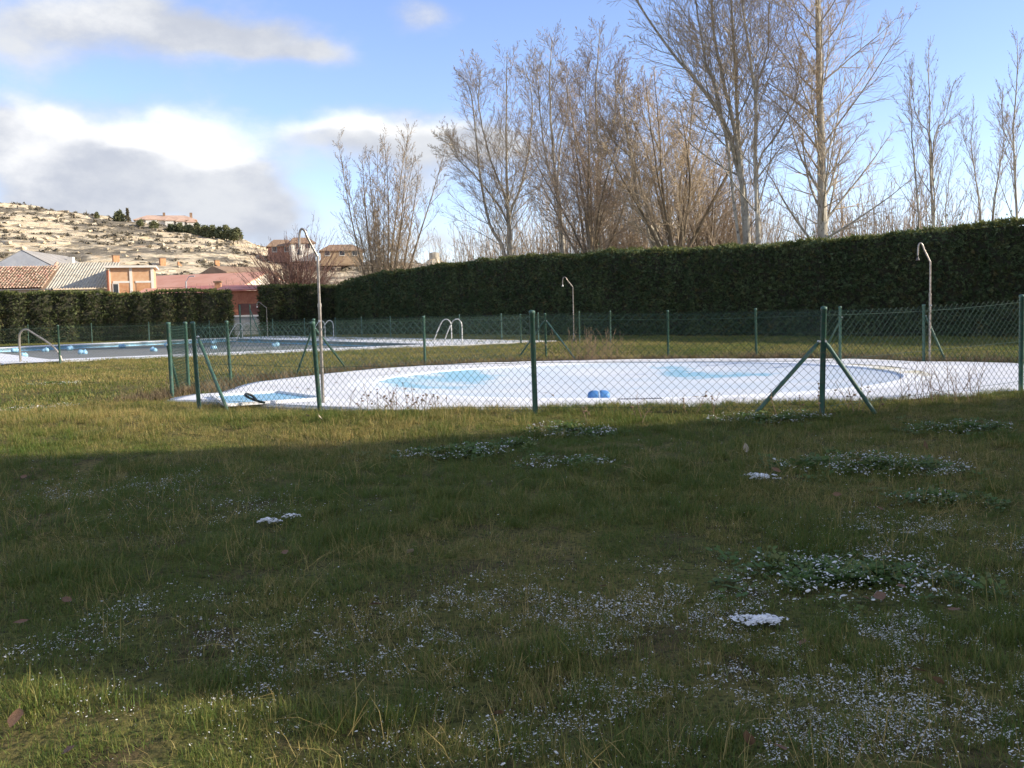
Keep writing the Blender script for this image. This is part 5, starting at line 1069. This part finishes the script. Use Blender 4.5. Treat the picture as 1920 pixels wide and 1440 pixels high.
# snow crumbs caught in the grass
def lump(seed, flat=0.45):
    r = np.random.default_rng(seed); import bmesh
    bm = bmesh.new(); bmesh.ops.create_icosphere(bm, subdivisions=1, radius=1.0); V = np.array([v.co[:] for v in bm.verts]); F = np.array([[v.index for v in f.verts] for f in bm.faces]); bm.free()
    V = V*(1+0.5*(r.uniform(0, 1, (len(V), 1))-.5))*np.array([1.3, r.uniform(.35, .9), flat]); return MB().add(V, F)
lumps = [proto('snow_crumb', lump(400+k), 'snowbit') for k in range(4)]
SM = [(700,1240,.55,.22,.9),(860,1140,.2,.15,.8),(800,1300,.4,.15,.6),(1050,1215,.5,.2,.9),(1400,1330,.5,.3,1.0),(1300,1250,.4,.2,.6),(1130,1250,.22,.12,1.0),(1560,1390,.4,.2,.7),(1840,1370,.35,.25,1.2),(1880,1220,.25,.3,.9),(1750,1270,.3,.2,.5),(1650,1190,.3,.2,.4),(960,1390,.4,.15,.6),(290,1140,.2,.12,.6),(50,1235,.3,.2,.4),(470,1190,.4,.3,.35),(420,1330,.3,.15,.3),(1100,1120,.5,.25,.4),(1850,1060,.35,.3,.5),(1700,1010,.4,.3,.35),(230,920,.5,.4,.3),(420,960,.5,.3,.2),(1250,1120,.4,.3,.4)]
def snow_mask(x, y):
    m = np.zeros(x.shape)
    for px, py, ra, rb, w_ in SM:
        q = pz(px, py); m = m+w_*np.exp(-((x-q[0])/(ra*1.15))**2-((y-q[1])/(rb*1.25))**2)
    return m
x, y = lawn_points(2.7, 8.6, 13000, 5)
m_ = snow_mask(x, y); tex = 0.6*vn(x*3.2, y*3.2, 82, 3)+0.6*vn(x*14, y*14, 83, 2)
p_ = np.clip(m_*1.5*np.clip((tex-0.54)*6.0, 0, 1.8), 0, 1)+0.004
keep = rg.uniform(0, 1, len(x)) < p_*(0.5+0.45*sstep(x, -0.3, 1.2))
x, y = x[keep], y[keep]
x2, y2 = lawn_points(8.5, 13, 40, 6); kp = rg.uniform(0, 1, len(x2)) < np.clip((vn(x2*.8, y2*.8, 84)-.5)*1.2, 0.01, 1); x = np.concatenate([x, x2[kp]]); y = np.concatenate([y, y2[kp]])
nc = len(x); x = np.concatenate([x]+sx_); y = np.concatenate([y]+sy_); n = len(x)
hh = np.concatenate([rg.uniform(0.006, 0.032, nc), rg.uniform(0.025, 0.055, n-nc)]); sc = np.concatenate([np.where(rg.uniform(0, 1, nc) < 0.02, rg.uniform(.004, .007, nc), rg.gamma(2.0, 0.0006, nc)+0.0009), rg.gamma(2.0, 0.0013, n-nc)+0.0020])
scatter('snow_crumbs', np.c_[x, y, ground_z(x, y)+hh], sc, np.zeros(n), lumps, rg.integers(0, 4, n), 0.3, rg, 'crumbs of unmelted snow caught in the lawn', 'snow')
# solid little snow patches
LUMPS = [lump(600+k) for k in range(6)]
GS = 'small snow patches on the lawn'
for i, (px, py, ra, rb, lb) in enumerate(((1425,1175,0.17,0.10,'brightest compact snow patch low on the right of the lawn'), (1430,901,0.16,0.13,'snow patch with a brown leaf on the shaded lawn right of centre'), (503,986,0.09,0.07,'small white snow patch left of centre on the lawn'), (548,976,0.07,0.03,'thin snow streak right of the small left patch'))):
    q = pz(px, py); r = np.random.default_rng(500+i); mb = MB(); k = int(900*ra*rb/0.02)
    rr_ = r.uniform(0, 1, k)**0.55; a = r.uniform(0, 6.28, k); X_, Y_ = ra*rr_*np.cos(a)*(1+.3*np.sin(3*a+i)), rb*rr_*np.sin(a)*(1+.3*np.cos(2*a+i)); kp = vn(X_*22+i*7, Y_*22, 85) > 0.36+0.42*rr_**2
    for j, (xx_, yy_, f_) in enumerate(zip(X_[kp], Y_[kp], rr_[kp])):
        L_ = LUMPS[j % 6]; s_ = r.uniform(.003, .011)*(1.35-f_); c_, n_ = math.cos(j), math.sin(j); V_ = L_.v[0]*s_; V_ = np.c_[V_[:, 0]*c_-V_[:, 1]*n_, V_[:, 0]*n_+V_[:, 1]*c_, V_[:, 2]]
        mb.add(V_+(xx_, yy_, 0.014+0.016*(1-f_)+r.normal(0, .004)), L_.f[0])
    tag(mb.build('snow_patch', 'snowbit', loc=(q[0], q[1], q[2]+0.012)), lb, 'snow', GS)
# fallen leaves
def leaf_mesh(seed):
    r = np.random.default_rng(seed); n = 9; t_ = np.linspace(0, 1, n); w_ = 0.5*np.sin(np.pi*t_**0.8)**0.9*0.8+0.02; w_[0] = 0.03; curl = r.uniform(.1, .35); V = []
    for i in range(n):
        for s in (-1, 0, 1): V.append((s*w_[i]*(1+r.normal(0, .06)), t_[i]-.5, curl*abs(s)*w_[i]+0.25*(t_[i]-.5)**2+r.normal(0, .012)))
    F = []
    for i in range(n-1):
        for s in range(2): a = i*3+s; F.append((a, a+1, a+4, a+3))
    mb = MB().add(V, F); mb.tubes(np.array([(0, -.5, .06), (0.02, -.75, .10)]), 0.015, 4); return mb.mesh('fallen_leaf', True)
lm = [leaf_mesh(700+k) for k in range(3)]
for m_ in lm: m_.materials.append(M['leaf'])
lf = [(535,1052,.075,0),(770,1050,.07,1),(125,1143,.08,0),(40,1185,.07,0),(703,1152,.07,0),(30,1372,.10,0),(935,1362,.07,0),(1400,850,.10,1),(1735,846,.10,0),(1455,893,.09,0),(1650,1138,.11,0),(1625,1140,.07,0),(1690,1118,.08,0),(1402,1412,.08,0),(1465,1428,.07,0),(1725,1280,.08,0),(1600,1085,.06,0),(600,790,.07,1),(578,788,.06,1),(1130,1117,.05,0),(1790,1162,.07,0),(1760,1300,.06,0),(830,1222,.05,1),(1280,1022,.06,0),(1570,940,.07,0),(1650,968,.06,0),(130,1432,.08,0),(1505,1225,.07,0),(830,845,.05,0),(45,905,.08,0)]
lab = {7: 'pale upright dry leaf in the shaded grass right of centre', 8: 'dark curled leaf beyond the leafy snow patch at right', 10: 'largest brown leaf below the leafy weed patch', 14: 'brown leaf with a curled edge at the bottom edge of the picture', 5: 'brown leaf in the sunlit lower left corner', 17: 'pale curled leaf in front of the near shower', 18: 'small pale leaf just left of the curled one by the shower', 9: 'reddish leaf lying on the small snow patch'}
LAB2 = {0: 'brown leaf below the small white snow patch left of centre', 1: 'pale leaf in the dark grass right of the small left snow patch', 2: 'brown leaf near the left edge above the sunlit corner', 3: 'brown leaf close to the left edge below another leaf', 4: 'brown leaf in dark grass left of the sprinkled snow', 6: 'brown leaf at the bottom middle of the lawn', 11: 'small brown leaf left of the largest leaf under the weeds', 12: 'brown leaf at the right end of the leafy weed patch', 13: 'brown leaf left of the curled one at the bottom', 15: 'brown leaf right of the brightest snow patch', 16: 'tiny brown leaf in the middle of the leafy weed patch', 19: 'tiny brown leaf left of the leafy weed patch', 20: 'brown leaf between the weed patch and the right edge', 21: 'tiny brown leaf low at the right', 22: 'tiny pale leaf amid the sprinkled snow left of the middle', 23: 'tiny brown leaf right of centre in dark grass', 24: 'brown leaf right of the snow patch with a reddish leaf', 25: 'tiny brown leaf above the right end of the weed patch', 26: 'brown leaf at the bottom left edge', 27: 'brown leaf just below the brightest snow patch', 28: 'tiny brown leaf beside the snowy weeds left of the near post', 29: 'brown leaf in the shade at the far left'}
lab.update(LAB2)
for i, (px, py, s, pale) in enumerate(lf):
    q = pz(px, py); o = link('fallen_leaf', lm[i % 3]); o.location = (q[0], q[1], q[2]+0.045); o.scale = (s*.6, s*.85, s*.9); o.rotation_euler = (rg.normal(0, .35)+(0.9 if i in (7, 8, 17) else 0), rg.normal(0, .35), rg.uniform(0, 6.28))
    if pale: o.material_slots[0].link = 'OBJECT'; o.material_slots[0].material = M['paleleaf']
    tag(o, lab.get(i, 'dry pale leaf lying in the grass of the foreground lawn' if pale else 'dry brown leaf lying in the grass of the foreground lawn'), 'leaf', 'fallen leaves on the lawn')
# dry weeds and twiggy shrubs at the fence
def dry_weed(px, py, z, n, h, spread, label, seed, heads=True, loc=None):
    r = np.random.default_rng(seed); q = G(px, py, z); zb = gz(q[0], q[1]) if loc is None else loc; t = thing('dry_weed', (q[0], q[1], zb), label, 'weed')
    a = r.uniform(0, 6.28, n); inc = np.abs(r.normal(0, .45, n)); D_ = np.c_[np.sin(inc)*np.cos(a), np.sin(inc)*np.sin(a), np.cos(inc)]; st = np.c_[r.normal(0, spread, n), r.normal(0, spread*.35, n), np.zeros(n)]
    P0, R0 = grow(st, D_, h*r.uniform(.5, 1.1, n), np.full(n, .0032), .0018, 7, .03, .09, r); mb = MB().tubes(P0, R0, 4)
    P1, R1 = sprout(P0, R0, 6, .3, .98, .4, 1.0, lambda t: .34*(1.1-t), r, 4, .03, .1, .6, .0016, .0013); mb.tubes(P1, R1, 3); mb.build('stalks', 'dryweed', t)
    if heads:
        hb = MB(); tips = np.concatenate([P0[::2, -1], P1[::4, -1]])
        for k, c in enumerate(tips): L_ = lump(int(k % 5)+40, .9); hb.add(L_.v[0]*r.uniform(.006, .013)+c, L_.f[0])
        hb.build('seed_heads', 'dryweed', t)
dry_weed(735, 768, 0.05, 17, 0.36, 0.30, 'dry seed headed weeds against the snow by the near fence', 1)
dry_weed(790, 770, 0.05, 14, 0.28, 0.18, 'low dry stalks right of the seed headed weeds', 2)
dry_weed(1775, 752, 0.08, 30, 0.52, 0.22, 'twiggy leafless weed in front of the snow near the right fence post', 3, False)
dry_weed(1105, 676, 0.03, 90, 0.75, 0.42, 'brown twiggy shrub at the back edge of the terrace', 4, False, 0.0)
dry_weed(1610, 765, 0.08, 12, 0.3, 0.35, 'few dry stalks at the foot of the right fence brace', 5)
dry_weed(1300, 778, 0.08, 10, 0.28, 0.6, 'scattered dry stalks along the near fence foot', 6)
dry_weed(470, 712, 0.03, 40, 0.25, 0.7, 'dead weeds along the back edge near the gateway', 7, False, 0.0)

mb = MB(); rl = np.random.default_rng(77)
for px, py in ((1690,714),(1668,701),(1652,706),(1208,752),(1230,749),(770,692),(800,690),(742,696),(900,748),(1040,742),(1320,744),(1450,752),(1700,738),(560,730),(500,724),(640,716),(1180,690),(1390,684),(1600,700),(430,742)):
    q = G(px, py, 0.05); inb_ = np.hypot(q[0]-BC[0], q[1]-BC[1]) < BR
    if inb_: q = G(px, py, -0.16)
    for k in range(rl.integers(1, 4)):
        c = q+np.array([rl.normal(0, .15), rl.normal(0, .2), 0.012]); rb_ = np.hypot(c[0]-BC[0], c[1]-BC[1])
        c[2] = (np.interp(rb_, rr, zz) if rb_ < BR else DZ)+0.012; a = rl.uniform(0, 6.28); u_ = np.array([math.cos(a), math.sin(a), rl.normal(0, .15)])*rl.uniform(.03, .08); v_ = np.array([-math.sin(a), math.cos(a), rl.normal(0, .3)])*.018
        mb.add([c-u_, c+v_, c+u_, c-v_], [(0, 1, 2, 3)])
tag(mb.build('leaf_litter', 'dryweed'), 'scraps of blown leaf and twig lying on the snow', 'litter', kind='stuff')
